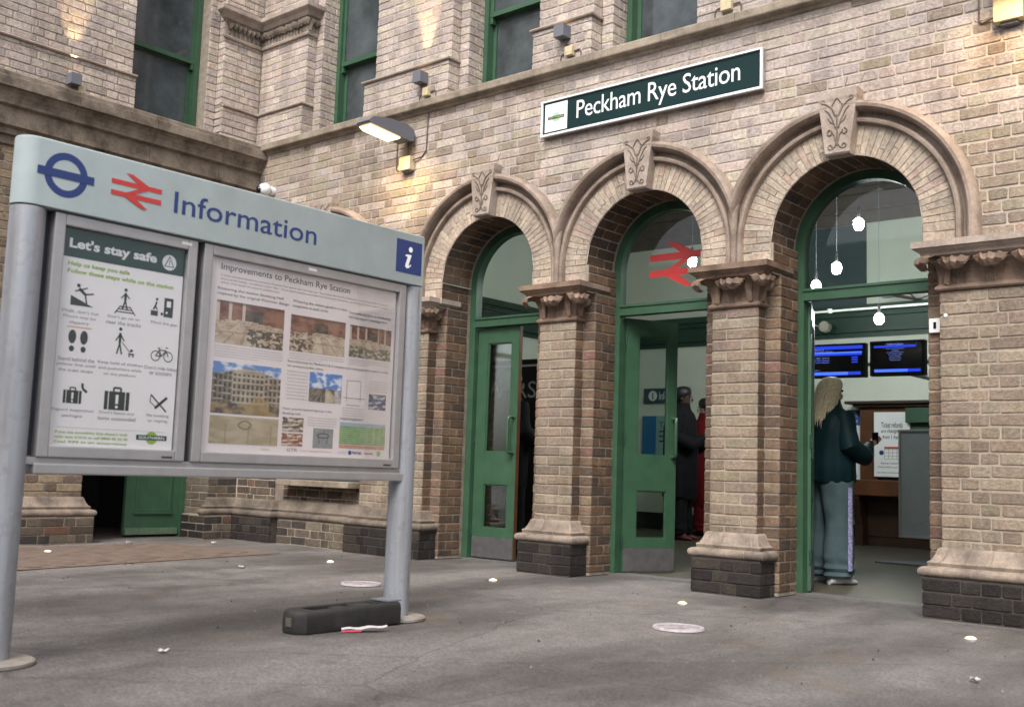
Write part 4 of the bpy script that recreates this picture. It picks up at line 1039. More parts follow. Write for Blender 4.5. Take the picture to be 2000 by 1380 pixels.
# flower kiosk behind the left arch
t = thing('flower_kiosk', 'dark kiosk front with white lettering and yellow blooms behind the left doorway', 'kiosk', (-8.2, 2.3, 0), math.radians(0))
m = MB(); m.box(-1.2, 1.15, 0, .5, .0, 1.98, .01); m.build('cabinet', M_MATTEBLACK, t)
m = MB(); m.box(-1.2, 1.15, -.01, .0, 1.90, 1.92); m.build('trim', M_WHITEP, t)
mt = MB(); text_mb(mt, 'FLOWERS', (-.30, .92, 1.56, 1.74), (0, 0, 0), OX, OZ, -OY, .003); mt.build('lettering', plain('grey lettering', (.45, .47, .47), .6), t)
random.seed(5)
bunches = []
for (bx_, bz_), fl_ in zip(((-.22, 1.42), (.62, 1.42), (.78, 1.36), (.35, 1.38)), ('leftmost yellow flower bunch on the dark kiosk, beside the door glass', 'yellow flower bunch under the letter R of the kiosk sign', 'rightmost and lowest yellow flower bunch on the dark kiosk', 'yellow flower bunch in the middle of the dark kiosk front')):
    b_ = thing('flower_bunch', fl_, 'flowers', (-8.2 + bx_, 2.22, bz_), 0, 'yellow flower bunches on the kiosk')
    m = MB()
    for k in range(26):
        a_ = random.uniform(0, 2 * PI); r_ = random.uniform(0, .075); c_ = Vector((r_ * math.cos(a_), random.uniform(-.03, .03), r_ * math.sin(a_)))
        for j in range(5):
            t_ = 2 * PI * j / 5 + a_; m.poly([c_, c_ + Vector((.02 * math.cos(t_ - .4), -.01, .02 * math.sin(t_ - .4))), c_ + Vector((.028 * math.cos(t_), -.004, .028 * math.sin(t_))), c_ + Vector((.02 * math.cos(t_ + .4), -.01, .02 * math.sin(t_ + .4)))])
    m.build('petals', plain('yellow petals', (.55, .42, .05), .7), b_)
    m = MB()
    for k in range(8): m.tube([(random.uniform(-.03, .03), 0, -.02), (random.uniform(-.02, .02), 0, -.2)], .004, 5)
    m.build('stems', plain('green stems', (.05, .14, .04), .7), b_)

# ------------------------------------------------------------------ ground
def asphalt():
    m, nt, b = nodemat('worn patchy asphalt')
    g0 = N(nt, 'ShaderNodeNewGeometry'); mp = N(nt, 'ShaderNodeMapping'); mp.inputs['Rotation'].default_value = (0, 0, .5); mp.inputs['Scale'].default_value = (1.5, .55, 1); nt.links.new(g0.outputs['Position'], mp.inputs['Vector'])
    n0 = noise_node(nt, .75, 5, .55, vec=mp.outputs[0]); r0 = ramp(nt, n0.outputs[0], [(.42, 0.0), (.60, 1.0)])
    c = mixc(nt, r0.outputs[0], (.084, .076, .073), (.172, .158, .152))  # soft pale light patches on the ground, painted into the base colour
    n1 = noise_node(nt, 6, 6, .7); r1 = ramp(nt, n1.outputs[0], [(.3, .80), (.7, 1.2)]); c = mixc(nt, 1.0, c, r1.outputs[0], 'MULTIPLY')
    n2 = noise_node(nt, 90, 4, .75); r2 = ramp(nt, n2.outputs[0], [(.32, .45), (.68, 1.6)]); c = mixc(nt, 1.0, c, r2.outputs[0], 'MULTIPLY')
    n3 = noise_node(nt, 25, 3, .5); r3 = ramp(nt, n3.outputs[0], [(.70, 0.0), (.76, .35)]); c = mixc(nt, r3.outputs[0], c, (.28, .25, .24))
    n4 = noise_node(nt, 1.3, 6, .75); r4 = ramp(nt, n4.outputs[0], [(.56, 0.0), (.66, .45)]); c = mixc(nt, r4.outputs[0], c, (.15, .10, .07))
    vo = N(nt, 'ShaderNodeTexVoronoi', feature='DISTANCE_TO_EDGE'); vo.inputs['Scale'].default_value = .42
    wz = noise_node(nt, 1.2, 3, .5); ad = N(nt, 'ShaderNodeVectorMath', operation='MULTIPLY_ADD'); nt.links.new(wz.outputs['Color'], ad.inputs[0]); ad.inputs[1].default_value = (.22, .22, .22); nt.links.new(g0.outputs['Position'], ad.inputs[2]); nt.links.new(ad.outputs[0], vo.inputs['Vector'])
    rv = ramp(nt, vo.outputs['Distance'], [(0.0, .68), (.0022, .80), (.0045, 1.0)]); c = mixc(nt, 1.0, c, rv.outputs[0], 'MULTIPLY')      # hairline cracks
    nt.links.new(c, b.inputs['Base Color'])
    n5 = noise_node(nt, 3, 4, .6); rr = ramp(nt, n5.outputs[0], [(.3, .55), (.7, .85)]); nt.links.new(rr.outputs[0], b.inputs['Roughness'])
    n6 = noise_node(nt, 120, 6, .75); bump(nt, b, n6.outputs[0], 1.0, .008); return m
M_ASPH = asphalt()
m = MB(); nx = 60
def gz(x, y): return .006 * noise.noise(Vector((x * 1.2, y * 1.2, 0))) - .006 - (0.02 if y > -.02 else 0)
xs_ = [-60, -20, -12] + [-10 + i * .2 for i in range(66)] + [6, 15, 60]; ys_ = [-60, -25, -12] + [-9 + i * .2 for i in range(52)]
m.grid([[(x, y, gz(x, y)) for x in xs_] for y in ys_])
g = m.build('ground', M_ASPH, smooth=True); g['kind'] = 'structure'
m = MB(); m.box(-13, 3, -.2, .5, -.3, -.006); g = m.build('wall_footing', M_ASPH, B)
# unseen low shop block behind the camera, added to block low sky light
m = MB(); m.box(-12, 14, -14.5, -10.2, 0, 4.6); m.box(-12.2, 14.2, -14.7, -10.0, 4.6, 4.85)
for k in range(7): m.box(-11 + k * 3.5, -10.7 + k * 3.5, -10.2, -10.05, 0, 4.2); m.box(-10.6 + k * 3.5, -7.7 + k * 3.5, -10.2, -10.1, 2.9, 3.5)
g = m.build('added_shop_block', plain('dull brick of the added shop block', (.16, .125, .10), .9, var=.3)); g['kind'] = 'structure'
m = MB()
for k in range(7): m.box(-10.6 + k * 3.5, -7.7 + k * 3.5, -10.205, -10.19, .5, 2.9)
g = m.build('added_shop_glazing', M_WINDOW); g['kind'] = 'structure'
# newer strip of tarmac in the right foreground
m = MB(); m.poly([(-2.48, -5.2, .004), (-2.48, -3.17, .004), (-.4, -3.12, .004), (-.4, -5.2, .004)]); PATCH = 1
rm, nt, b_ = nodemat('older tarmac patch')
n1 = noise_node(nt, 5, 6, .7); r1 = ramp(nt, n1.outputs[0], [(.3, .8), (.7, 1.2)]); c_ = mixc(nt, 1.0, (.115, .106, .106), r1.outputs[0], 'MULTIPLY')
n2 = noise_node(nt, 150, 3, .7); r2 = ramp(nt, n2.outputs[0], [(.3, .65), (.7, 1.4)]); nt.links.new(mixc(nt, 1.0, c_, r2.outputs[0], 'MULTIPLY'), b_.inputs['Base Color']); b_.inputs['Roughness'].default_value = .7
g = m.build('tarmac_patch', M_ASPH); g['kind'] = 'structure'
m = MB(); m.box(-2.484, -2.480, -5.2, -3.17, -.01, .0045); m.box(-2.484, -.4, -3.17, -3.166, -.01, .0045); g = m.build('tarmac_joint', plain('bitumen joint', (.055, .05, .05), .8), None); g['kind'] = 'structure'
# red brick paving by the side door
pav = sub(None, 'brick_paving', None); pav['kind'] = 'structure'
random.seed(9)
m = MB(); m.poly([(-9.0, -3.9, -.001), (-7.15, -3.9, -.001), (-7.6, -.72, -.001), (-9.0, -1.0, -.001)]); m.build('bedding', plain('paving sand', (.14, .10, .075), .9), pav)
M_PAVER = plain('faded brown paver', (.145, .105, .086), .8, var=.4, vscale=7)
unit = None; cnt = 0
def inpav(x, y):
    xr = -7.15 + (-.45) * (y + 3.9) / 3.18
    return -8.98 < x < xr - .02 and -3.9 < y < -.86 - .12 * (-7.6 - x)
y = -3.85; row = 0
stuffp = MB()
while y < -.75:
    x = -8.95 + (.1 if row % 2 else 0)
    while x < -7.1:
        if inpav(x + .1, y + .05) and inpav(x, y) and inpav(x + .2, y + .1):
            if cnt < 300:
                if unit is None:
                    m = MB(); m.box(-.097, .097, -.0475, .0475, -.02, .004, .003); o = m.build('paver', M_PAVER, pav); unit = o.data
                else: o = bpy.data.objects.new('paver', unit); col.objects.link(o); o.parent = pav
                o.location = (x + .1, y + .05, random.uniform(-.001, .001)); cnt += 1
        x += .2
    y += .1; row += 1

# lit studs set in the ground
labels = ['glowing ground light near the red brick paving, farthest left', 'glowing ground light before the blocked arch, left of the white cover', 'glowing ground light in front of the left green door', 'glowing ground light in front of the middle doorway pier', 'glowing ground light at the right, in front of the widest pier']
for (x, y), lb in zip(((-8.49, -2.352), (-6.723, -.909), (-5.07, -.816), (-3.531, -.805), (-1.828, -.802)), labels):
    t = thing('ground_light', lb, 'light', (x, y, 0), 0, 'small warm lights set in the ground')
    m = MB(); m.lathe([(.027, -.002), (.031, .003), (.034, .002), (.036, -.01)], n=20); m.build('rim', M_FRAME, t, smooth=True)
    m = MB(); m.lathe([(.027, .003), (.020, .009), (.010, .013), (.001, .014)], n=16); m.build('lens', M_WARM, t, smooth=True)
# round covers
for (x, y), lb in zip(((-5.387, -1.771), (-2.978, -1.75)), ('whitish round ground cover left of the steel sign post', 'whitish round ground cover in front of the right pier')):
    t = thing('ground_cover', lb, 'ground cover', (x, y, 0), 0, 'round covers in the tarmac')
    m = MB(); m.lathe([(.001, .006), (.10, .006), (.112, .005)], n=32); mm_ = plain('scuffed white cover', (.36, .31, .33), .6, var=.8, vscale=26); m.build('plate', mm_, t)
    m = MB(); m.lathe([(.112, .003), (.113, .009), (.130, .009), (.134, -.002)], n=32); m.build('ring', plain('white ring', (.42, .38, .40), .6, var=.3, vscale=30), t)
# litter
for (x, y, s, lb) in ((-3.923, -4.131, .018, 'small scrap of white litter left of the black block'), (-6.672, -1.789, .02, 'tiny white scrap on the tarmac behind the sign'), (-1.424, -2.033, .018, 'small white scrap at the right front'), (-9.0, -1.35, .025, 'white scrap on the ground by the side door'), (-8.75, -.62, .02, 'white crumb by the corner wall')):
    m = MB(); rows = []
    for i in range(5): rows.append([(x + (i - 2) * s * .5 + random.uniform(-.3, .3) * s, y + (j - 2) * s * .5, .004 + random.random() * s * .8) for j in range(5)])
    m.grid(rows); tag(m.build('litter_scrap', M_LITTER), lb, 'litter')
t = thing('crushed_carton', 'flattened white and red wrapper lying against the black block', 'litter', (-3.87, -3.10, .0), math.radians(62))
m = MB(); rows = [[(x, y * (1 - (x / .13) ** 2 * .75), .006 + .25 * (x + .11) * .16 + .010 * math.cos(y * 40) + .003 * math.sin(x * 60)) for y in (-.03, -.015, 0, .015, .03)] for x in [-.11 + .022 * i for i in range(11)]]; m.grid(rows); m.build('wrapper', M_LITTER, t, smooth=True)
m = MB(); m.box(-.115, -.02, -.032, -.028, .001, .009); m.build('red_edge', M_LITTERP, t)

for mat_, n_, nm_ in ((plain('pale grit', (.26, .24, .225), .9), 90, 'pale'), (plain('dark grit', (.035, .03, .028), .9), 100, 'dark')):
    m = MB(); random.seed(77 + n_ + len(nm_) * (nm_ == 'dark'))
    for k in range(n_):
        x, y = random.uniform(-8.5, -.8), random.uniform(-5.6, -.35); r_ = random.choice((.002, .003, .003, .004, .006)); a0 = random.uniform(0, PI)
        if nm_ == 'dark' and random.random() < .4: r_ *= 1.8
        base = [(x + r_ * random.uniform(.5, 1) * math.cos(a0 + 2 * PI * j / 5), y + r_ * random.uniform(.5, 1) * math.sin(a0 + 2 * PI * j / 5), -.002) for j in range(5)]
        hgt = .002 if (nm_ == 'dark' and r_ > .009) else r_ * .6
        top = [(x + (p[0] - x) * .6, y + (p[1] - y) * .6, hgt + .001) for p in base]
        m.grid([base, top], True); m.poly(top)
    o = m.build('grit', mat_); o['kind'] = 'stuff'
# black rubber block at the foot of the right post
t = thing('rubber_block', 'long black dusty rubber block with a hollow top beside the steel post', 'block', (-3.935, -3.43, 0), math.radians(1))
m = MB(); x0, x1, y0, y1, h_ = -.165, 0, 0, .66, .105
ring = [(x0 + .04, y0), (x1 - .04, y0), (x1, y0 + .04), (x1, y1 - .02), (x1 - .02, y1), (x0 + .02, y1), (x0, y1 - .02), (x0, y0 + .04)]
inn = [(x0 + .05, y0 + .10), (x1 - .05, y0 + .10), (x1 - .035, y0 + .12), (x1 - .035, y1 - .12), (x1 - .05, y1 - .10), (x0 + .05, y1 - .10), (x0 + .035, y1 - .12), (x0 + .035, y0 + .12)]
cx_, cy_ = (x0 + x1) / 2, (y0 + y1) / 2
sc = lambda p, k: (cx_ + (p[0] - cx_) * k, cy_ + (p[1] - cy_) * (1 - (1 - k) * .3))
rows = [[(*sc(p, .97), .0) for p in ring], [(*p, .012) for p in ring], [(*p, h_ - .034) for p in ring], [(*sc(p, .975), h_ - .014) for p in ring], [(*sc(p, .90), h_ - .003) for p in ring], [(*sc(p, .80), h_) for p in ring], [(*p, h_ - .004) for p in inn], [(*sc(p, .9), h_ - .055) for p in inn]]
m.grid(rows, True); m.poly(rows[-1]); m.build('body', M_ASPH_RUB, t, smooth=True)
m = MB(); m.box(-.12, -.05, .26, .34, .05, .098, .006); m.box(-.125, -.05, .38, .50, .05, .10, .006); m.build('rib', M_ASPH_RUB, t)
m = MB(); m.box(-.10, -.06, -.004, .0, .03, .07, .001); m.build('end_socket', plain('dusty socket', (.08, .07, .06), .9), t)
m = MB(); m.box(-.15, -.02, .57, .66, h_ + .001, h_ + .008); m.build('end_strap', M_GREYBOX, t)

# ------------------------------------------------------------------ fittings on the walls
def wire(mb, pts, r=.005): mb.tube(pts, r, 6)
def uplight(loc, rz, label):
    t = thing('wall_uplight', label, 'light', loc, rz, 'grey uplights along the upper ledge')
    m = MB(); m.box(-.05, .05, -.115, -.015, -.05, .05); 
    m = MB()
    for q in ((-.05, -.044, -.11, -.01), (.044, .05, -.11, -.01)): m.box(q[0], q[1], q[2], q[3], -.05, .05)
    m.box(-.044, .044, -.11, -.104, -.05, .05); m.box(-.044, .044, -.016, -.01, -.05, .05); m.box(-.044, .044, -.104, -.016, -.05, -.044)
    m.build('housing', M_GREYBOX, t)
    m = MB(); m.box(-.01, .01, -.01, .03, -.02, .02); m.build('bracket', M_GREYBOX, t)
    m = MB(); m.box(-.03, .03, -.09, -.03, .026, .03); m.build('lens', M_WARM, t)
    ld = bpy.data.lights.new('uplight', 'SPOT'); ld.energy = 34; ld.color = (1, .70, .36); ld.spot_size = math.radians(34); ld.spot_blend = .7; ld.shadow_soft_size = .012
    lo = bpy.data.objects.new('spot', ld); col.objects.link(lo); lo.parent = t; lo.location = (0, -.085, .056); lo.rotation_euler = (math.radians(180 - 7), 0, 0)
    m = MB(); wire(m, [(0, -.03, -.05), (.005, -.03, -.08), (.03, -.006, -.11), (.05, .0, -.13)], .006); m.build('cable', M_CABLE, t)
uplight((-6.80, -.02, 4.27), 0, 'grey uplight on the brick face between the two middle upstairs windows')
uplight((-5.18, -.02, 4.30), 0, 'grey uplight on the narrow brick pilaster above the name board')
uplight((XW + .03, -2.08, 4.17), PI / 2, 'grey uplight on the side wing left of its dark window')
def jbox(x, y, z, s, label, axis='X', loop=True):
    t = thing('junction_box', label, 'junction box', (x, y, z), 0 if axis == 'X' else PI / 2, 'cream junction boxes under the uplights')
    m = MB(); m.box(-s / 2, s / 2, -.045, -.001, -s / 2, s / 2, .004); m.build('box', M_CREAMBOX, t)
    m = MB()
    if loop:
        wire(m, [(-s / 2, -.01, 0), (-s / 2 - .05, -.006, -.005), (-s / 2 - .065, -.006, -.03), (-s / 2 - .065, -.006, -.09)]); wire(m, [(s / 2, -.01, 0), (s / 2 + .05, -.006, .005), (s / 2 + .065, -.006, -.02), (s / 2 + .065, -.006, -.08)])
        m.build('cable', M_CABLE, t)
    return t
jbox(-6.74, -.03, 4.135, .075, 'cream junction box right below the uplight between the middle windows')
jbox(-5.12, -.03, 4.135, .075, 'cream junction box below the uplight over the name board')
jbox(-3.70, -.03, 4.145, .085, 'cream junction box on the ledge at the top edge, right of the name board')
jbox(XW + .03, -1.99, 4.115, .07, 'cream junction box beside the side wing uplight', 'Y', False)
def flood(x, z, label, boxlabel, bs, bx, bz, right):
    t = thing('flood_light', label, 'light', (x, 0, z), 0, 'lit floodlights on the brick wall')
    # wedge shaped lantern reaching out from the wall
    m = MB(); w = .085
    side = [(0, -.06), (.03, -.075), (.10, -.07), (.30, -.055), (.53, -.035), (.545, -.015), (.50, .03), (.30, .065), (.10, .07), (.03, .05), (0, .03)]
    m.prism(side, (-w, -.05, 0), -OY, OZ, OX, 2 * w); m.build('housing', M_GREYBOX, t)
    m = MB(); m.poly([(-w + .012, -.20, -.0695), (w - .012, -.20, -.0695), (w - .012, -.56, -.044), (-w + .012, -.56, -.044)])
    m = MB(); m.prism([(.16, -.070), (.18, -.088), (.48, -.066), (.52, -.042)], (-w + .010, -.05, -.002), -OY, OZ, OX, 2 * w - .02); m.build('lens', M_FLOODW, t)
    m = MB(); m.lathe([(.05, 0), (.055, -.02), (.04, -.06)], n=16, axis='Y'); m.build('wall_mount', M_GREYBOX, t)
    ld = bpy.data.lights.new('flood', 'AREA'); ld.energy = 8; ld.color = (1, .72, .40); ld.size = .14; ld.shape = 'RECTANGLE'; ld.size_y = .3
    lo = bpy.data.objects.new('lamp', ld); col.objects.link(lo); lo.parent = t; lo.location = (0, -.38, -.10); lo.rotation_euler = (math.radians(-14), 0, 0)
    b_ = thing('junction_box', boxlabel, 'junction box', (bx, 0, bz))
    m = MB(); m.box(-bs / 2, bs / 2, -.075, -.002, -bs * .45, bs * .45, .008); m.build('box', M_CREAMBOX, b_)
    m = MB(); m.box(-bs * .3, bs * .3, -.05, -.003, -bs * .55, -bs * .45); m.build('gland', M_GREYBOX, b_)
    m = MB()
    if right:
        wire(m, [(bs / 2, -.03, .03), (bs / 2 + .09, -.008, .05), (bs / 2 + .14, -.006, .1), (bs / 2 + .15, -.006, .44)], .007)
    wire(m, [(-bs / 2, -.02, -.02), (-bs / 2 - .08, -.006, -.035), (-bs / 2 - .10, -.006, -.02), (-bs / 2 - .10, -.006, .28)], .006)
    wire(m, [(0, -.03, bs * .45), (-.01, -.02, z - bz - .05)], .007)
    m.build('cable', M_CABLE, b_)
flood(-6.96, 3.77, 'lit floodlight with long grey hood over the left arches', 'stained cream junction box below the lit left floodlight', .14, -6.97, 3.51, True)
flood(-1.76, 3.86, 'lit floodlight at the top right corner', 'large cream junction box under the top right floodlight', .17, -1.80, 3.62, False)
# cctv
t = thing('security_camera', 'white ball-shaped security camera near the inner corner', 'camera', (-9.0, -.02, 3.555))
m = MB(); m.tube([(0, .02, .0), (0, -.03, 0)], .05, 14); m.build('arm', M_CAMW, t)
bm_ = bmesh.new(); bmesh.ops.create_uvsphere(bm_, u_segments=20, v_segments=14, radius=.068); m = MB(); m.addbm(bm_, Matrix.Translation((0, -.085, 0))); m.build('ball', M_CAMW, t, smooth=True); bm_.free()
m = MB(); dd = Vector((-.25, -.9, -.15)).normalized(); m.tube([Vector((0, -.085, 0)) + dd * .04, Vector((0, -.085, 0)) + dd * .078], [.045, .03], 16); m.build('lens', M_BLACK, t, smooth=True)
# small lock plate on the last pier
t = thing('lock_plate', 'small white keypad plate on the pier right of the wide doorway', 'plate', (-2.30, .105, 1.755))
m = MB(); m.box(-.035, .035, -.022, 0, -.045, .045, .004); m.build('plate', M_WHITEP, t); m = MB(); m.box(-.006, .01, -.026, -.022, -.02, .02); m.build('slot', M_BLACK, t)
m = MB(); m.lathe([(.001, -.005), (.010, -.005), (.012, -.001), (.012, .006)], (-2.205, 0, 1.80), 16, 'Y'); tag(m.build('wall_stud', M_WHITEP), 'small round white stud set in the brick pier', 'stud')
# bird wires on the keystones
for k, c in enumerate(ARC[1:]):
    m = MB()
    for x, dx in ((-.12, -.05), (.12, .06), (.03, .03)): m.tube([(c + x, -.05, 3.32), (c + x + dx, -.07, 3.41)], .002, 4)
    m.build('bird_spike', M_CABLE, B)

# ------------------------------------------------------------------ station name board
t = thing('name_board', 'long dark green board reading Peckham Rye Station in white', 'sign', (-5.39, -.012, 3.466))
W_, H_ = 1.975, .297
m = MB(); m.box(0, W_, -.03, 0, 0, H_); m.build('backing', M_FRAME, t)
m = MB()
for q in ((0, .016, 0, H_), (W_ - .016, W_, 0, H_), (.016, W_ - .016, 0, .018), (.016, W_ - .016, H_ - .014, H_)): m.box(q[0], q[1], -.05, -.03, q[2], q[3], .002)
m.build('white_frame', M_WHITE, t)
m = MB(); m.box(.016, W_ - .016, -.036, -.0301, .018, H_ - .014); m.build('panel', plain('dark green enamel', (.008, .026, .027), .5, spec=.15), t)
m = MB(); m.box(.036, .262, -.038, -.036, .036, H_ - .03); m.build('logo_square', M_WHITE, t)
mt = MB(); text_mb(mt, 'Peckham Rye Station', (.355, 1.80, .052, .245), (0, 0, 0), OX, OZ, -OY, .0375, bold=.002, spacing=.96); mt.build('lettering', M_WHITE, t)
m = MB(); m.lathe([(.001, -.0385), (.040, -.0385)], (.150, 0, .148), 24, 'Y'); m.build('logo_disc', plain('sage print', (.35, .52, .42), .5), t)
m = MB(); m.box(.068, .232, -.0405, -.0388, .136, .160); m.build('logo_bar', M_DGREEN, t)
mt = MB(); text_mb(mt, 'SOUTHERN', (.075, .225, .141, .155), (0, 0, 0), OX, OZ, -OY, .041, bold=.02); mt.build('logo_text', plain('gold print', (.45, .42, .12), .5), t)

# ------------------------------------------------------------------ information board on two steel posts
t = thing('information_board', 'grey-blue Information board on two steel posts with two poster cases', 'sign', (-4.105, 0, 0))
S = t; YL, YR, PR = -4.737, -2.675, .066
for yc in (YL, YR):
    m = MB(); m.lathe([(PR, .0), (PR, 1.724)], (0, yc, 0), 40); p_ = m.build('post', M_STEEL, t, smooth=True)
    m = MB(); m.lathe([(.155, -.004), (.155, .008), (.145, .014), (PR, .015)], (0, yc, 0), 40); m.build('base_plate', plain('worn base plate', (.30, .27, .24), .6, .3, var=.3, vscale=12), p_)
def capsule(r, y0, y1, z0, z1, bev=.004):
    pts = []
    for k in range(17): a_ = PI + PI * k / 16; pts.append((r * math.cos(a_), y0 + r * math.sin(a_)))
    pts += [(r, y1 + .026), (r - .003, y1 + .030), (-r + .003, y1 + .030), (-r, y1 + .026)]
    return pts
m = MB(); pts = capsule(PR + .002, YL, YR, 0, 0); pi_ = capsule(PR - .003, YL, YR, 0, 0)
rows = [[(*p, 1.728) for p in pi_], [(*p, 1.731) for p in pts], [(*p, 1.992) for p in pts], [(*p, 1.997) for p in pi_]]
m.grid(rows, True); m.poly(rows[0], True); m.poly(rows[-1]); m.build('header_box', M_HEAD, t, smooth=True)
m = MB(); m.box(-.03, .040, YL + .02, YR - .02, .735, .765, .004); m.box(-.03, .052, YL + .08, YR + .01, .70, .742, .006); m.build('lower_rail', M_FRAME, t)
m = MB(); m.box(-.045, .004, YL + .02, YR - .02, .77, 1.727); m.build('backing', M_DARKGAP, t)
FX = PR + .0025                                 # face of the header
def H(mb, y0, y1, z0, z1, d0=0, d1=.001): mb.box(FX + d0, FX + d1, y0, y1, z0, z1)
# roundel
m = MB(); cy, cz, ro, ri = -4.630, 1.868, .089, .060
rows = [[(FX, cy + r * math.cos(a_), cz + r * math.sin(a_)) for a_ in [2 * PI * k / 64 for k in range(64)]] for r in (ri, ro)]; m.grid(rows, True); H(m, cy - .116, cy + .116, cz - .016, cz + .017, .0005, .001); m.build('roundel', M_NAVY, t)
m = MB(); arrows(m, (FX, -4.440, 1.803), OY, OZ, OX, .228, .134, .0005); m.build('double_arrow', M_RED, t)
mt = MB(); text_mb(mt, 'Information', (-4.150, -3.375, 1.818, 1.913), (FX, 0, 0), OY, OZ, OX, .0006, bold=.006); mt.build('heading_text', M_NAVY, t)
m = MB(); H(m, -2.848, -2.664, 1.781, 1.955, 0, .001); m.build('info_square', M_NAVY, t)
m = MB(); oo = (FX, -2.848, 1.781)
def pq(pts): m.poly([(FX + .0015, -2.848 + p[0], 1.781 + p[1]) for p in pts])
pq([(.064, .035), (.075, .026), (.092, .030), (.108, .046), (.104, .050), (.094, .042), (.088, .044), (.108, .100), (.078, .100), (.062, .095), (.063, .090), (.076, .088), (.080, .085), (.066, .047)])
pq([(.100 + .0145 * math.cos(2 * PI * k / 20), .128 + .0145 * math.sin(2 * PI * k / 20)) for k in range(20)]); m.build('letter_i', M_WHITE, t)

def case(y0, y1, z0, z1, fw, name_label, tag_y):
    c = sub(None, 'poster_case', t); c['label'] = name_label
    m = MB()
    for q in ((y0, y0 + fw, z0, z1), (y1 - fw, y1, z0, z1), (y0 + fw, y1 - fw, z0, z0 + fw), (y0 + fw, y1 - fw, z1 - fw, z1)): m.box(.003, .053, q[0], q[1], q[2], q[3], .005)
    m.build('frame', M_FRAME, c)
    m = MB(); m.box(.0335, .035, y0 + fw - .004, y1 - fw + .004, z0 + fw - .004, z1 - fw + .004); m.build('glass', M_CASEGLASS, c)
    m = MB(); m.box(.053, .0545, tag_y, tag_y + .05, z1 - .028, z1 - .014, .0005); m.build('maker_tag', M_WHITEP, c)
    m = MB(); m.box(.053, .0545, y1 - .11, y1 - .06, z0 + .012, z0 + .02, .0005); m.build('lock', M_DARKGAP, c)
    return c
Z0c, Z1c = .765, 1.722
c1 = case(-4.652, -4.008, Z0c, Z1c, .046, 'narrow case with the Let\'s stay safe poster', -4.09)
c2 = case(-3.975, -2.748, Z0c, Z1c, .046, 'wide case with the improvements poster', -3.40)
PX = .028
class Sheet:
    "collects print of each ink on a sheet; coordinates are fractions of the sheet, v from the top"
    def __init__(s, y0, y1, z0, z1): s.y0, s.y1, s.z0, s.z1 = y0, y1, z0, z1; s.m = {}; s.k = 0
    def Y(s, a): return s.y0 + a * (s.y1 - s.y0)
    def Z(s, b): return s.z1 - b * (s.z1 - s.z0)
    def g(s, mat): return s.m.setdefault(mat.name, (mat, MB()))[1]
    def poly(s, mat, pts, lift=.0006): s.g(mat).poly([(PX + lift, s.Y(a), s.Z(b)) for a, b in pts])
    def rect(s, mat, a0, a1, b0, b1, lift=.0006): s.poly(mat, [(a0, b0), (a1, b0), (a1, b1), (a0, b1)], lift)
    def text(s, mat, body, a0, a1, b0, b1, lift=.0010, bold=0, shear=0): text_mb(s.g(mat), body, (s.Y(a0), s.Y(a1), s.Z(b1), s.Z(b0)), (PX, 0, 0), OY, OZ, OX, lift, bold=bold, shear=shear)
    def disc(s, mat, a, b, r, lift=.0006, n=20, ry=None):
        asp = (s.y1 - s.y0) / (s.z1 - s.z0); s.poly(mat, [(a + r * math.cos(2 * PI * k / n), b + (ry or r * asp) * math.sin(2 * PI * k / n)) for k in range(n)], lift)
    def line(s, mat, pts, w, lift=.0007):
        asp = (s.y1 - s.y0) / (s.z1 - s.z0)
        for i in range(len(pts) - 1):
            (a, b), (c, d) = pts[i], pts[i + 1]; dx, dy = c - a, (d - b) / asp; L = math.hypot(dx, dy) or 1; nx_, ny_ = -dy / L * w, dx / L * w * asp
            s.poly(mat, [(a + nx_, b + ny_), (c + nx_, d + ny_), (c - nx_, d - ny_), (a - nx_, b - ny_)], lift)
    def done(s, parent, names={}):
        for nm, (mat, mb_) in s.m.items(): mb_.build(names.get(nm, 'print_' + nm.split(' ')[0]), mat, parent, normals=False)
# poster one
y0, y1, z0, z1 = -4.606, -4.054, .811, 1.676
m = MB(); m.box(.014, PX, y0 + .004, y1 - .004, z0, z1); sh1 = m.build('safety_poster', M_PAPER, c1)
s = Sheet(y0 + .004, y1 - .004, z0, z1)
s.rect(M_DGREEN, 0, 1, 0, .135)
s.text(M_WHITE, "Let's stay safe", .05, .76, .045, .105, bold=.035); s.disc(M_WHITE, .87, .078, .062, .0010)
s.poly(M_DGREEN, [(.87, .045), (.915, .100), (.825, .100)], .0014); s.poly(M_WHITE, [(.87, .054), (.903, .096), (.837, .096)], .0018); s.text(M_DGREEN, '!', .866, .874, .066, .092, .0022, bold=.04)
s.text(M_LIME, 'Help us keep you safe', .05, .54, .153, .180, bold=.025); s.text(M_LIME, 'Follow these steps while on the station', .05, .92, .188, .214, bold=.025)
I = M_INK; cxs = (.17, .52, .86); cys = (.305, .535, .765)
def fig(a, b, k=1.0, lean=0):
    s.disc(I, a + lean * .02, b - .052 * k, .013)
    s.line(I, [(a + lean * .015, b - .038 * k), (a, b)], .010); s.line(I, [(a, b), (a - .02, b + .04 * k)], .006); s.line(I, [(a, b), (a + .02, b + .04 * k)], .006); s.line(I, [(a - .035, b - .01), (a, b - .034 * k), (a + .035, b - .012)], .005)
s.poly(I, [(.09, .31), (.09, .355), (.27, .355)]); s.disc(I, .145, .262, .014); s.line(I, [(.15, .275), (.20, .30)], .011); s.line(I, [(.20, .30), (.265, .292)], .006); s.line(I, [(.20, .30), (.215, .345)], .006); s.line(I, [(.12, .29), (.16, .282), (.215, .268)], .005)
fig(.52, .300); s.line(I, [(.45, .355), (.60, .355)], .004); s.line(I, [(.47, .342), (.58, .342)], .004); s.line(I, [(.485, .33), (.56, .33)], .004); s.line(I, [(.485, .325), (.44, .365)], .004); s.line(I, [(.56, .325), (.61, .365)], .004)
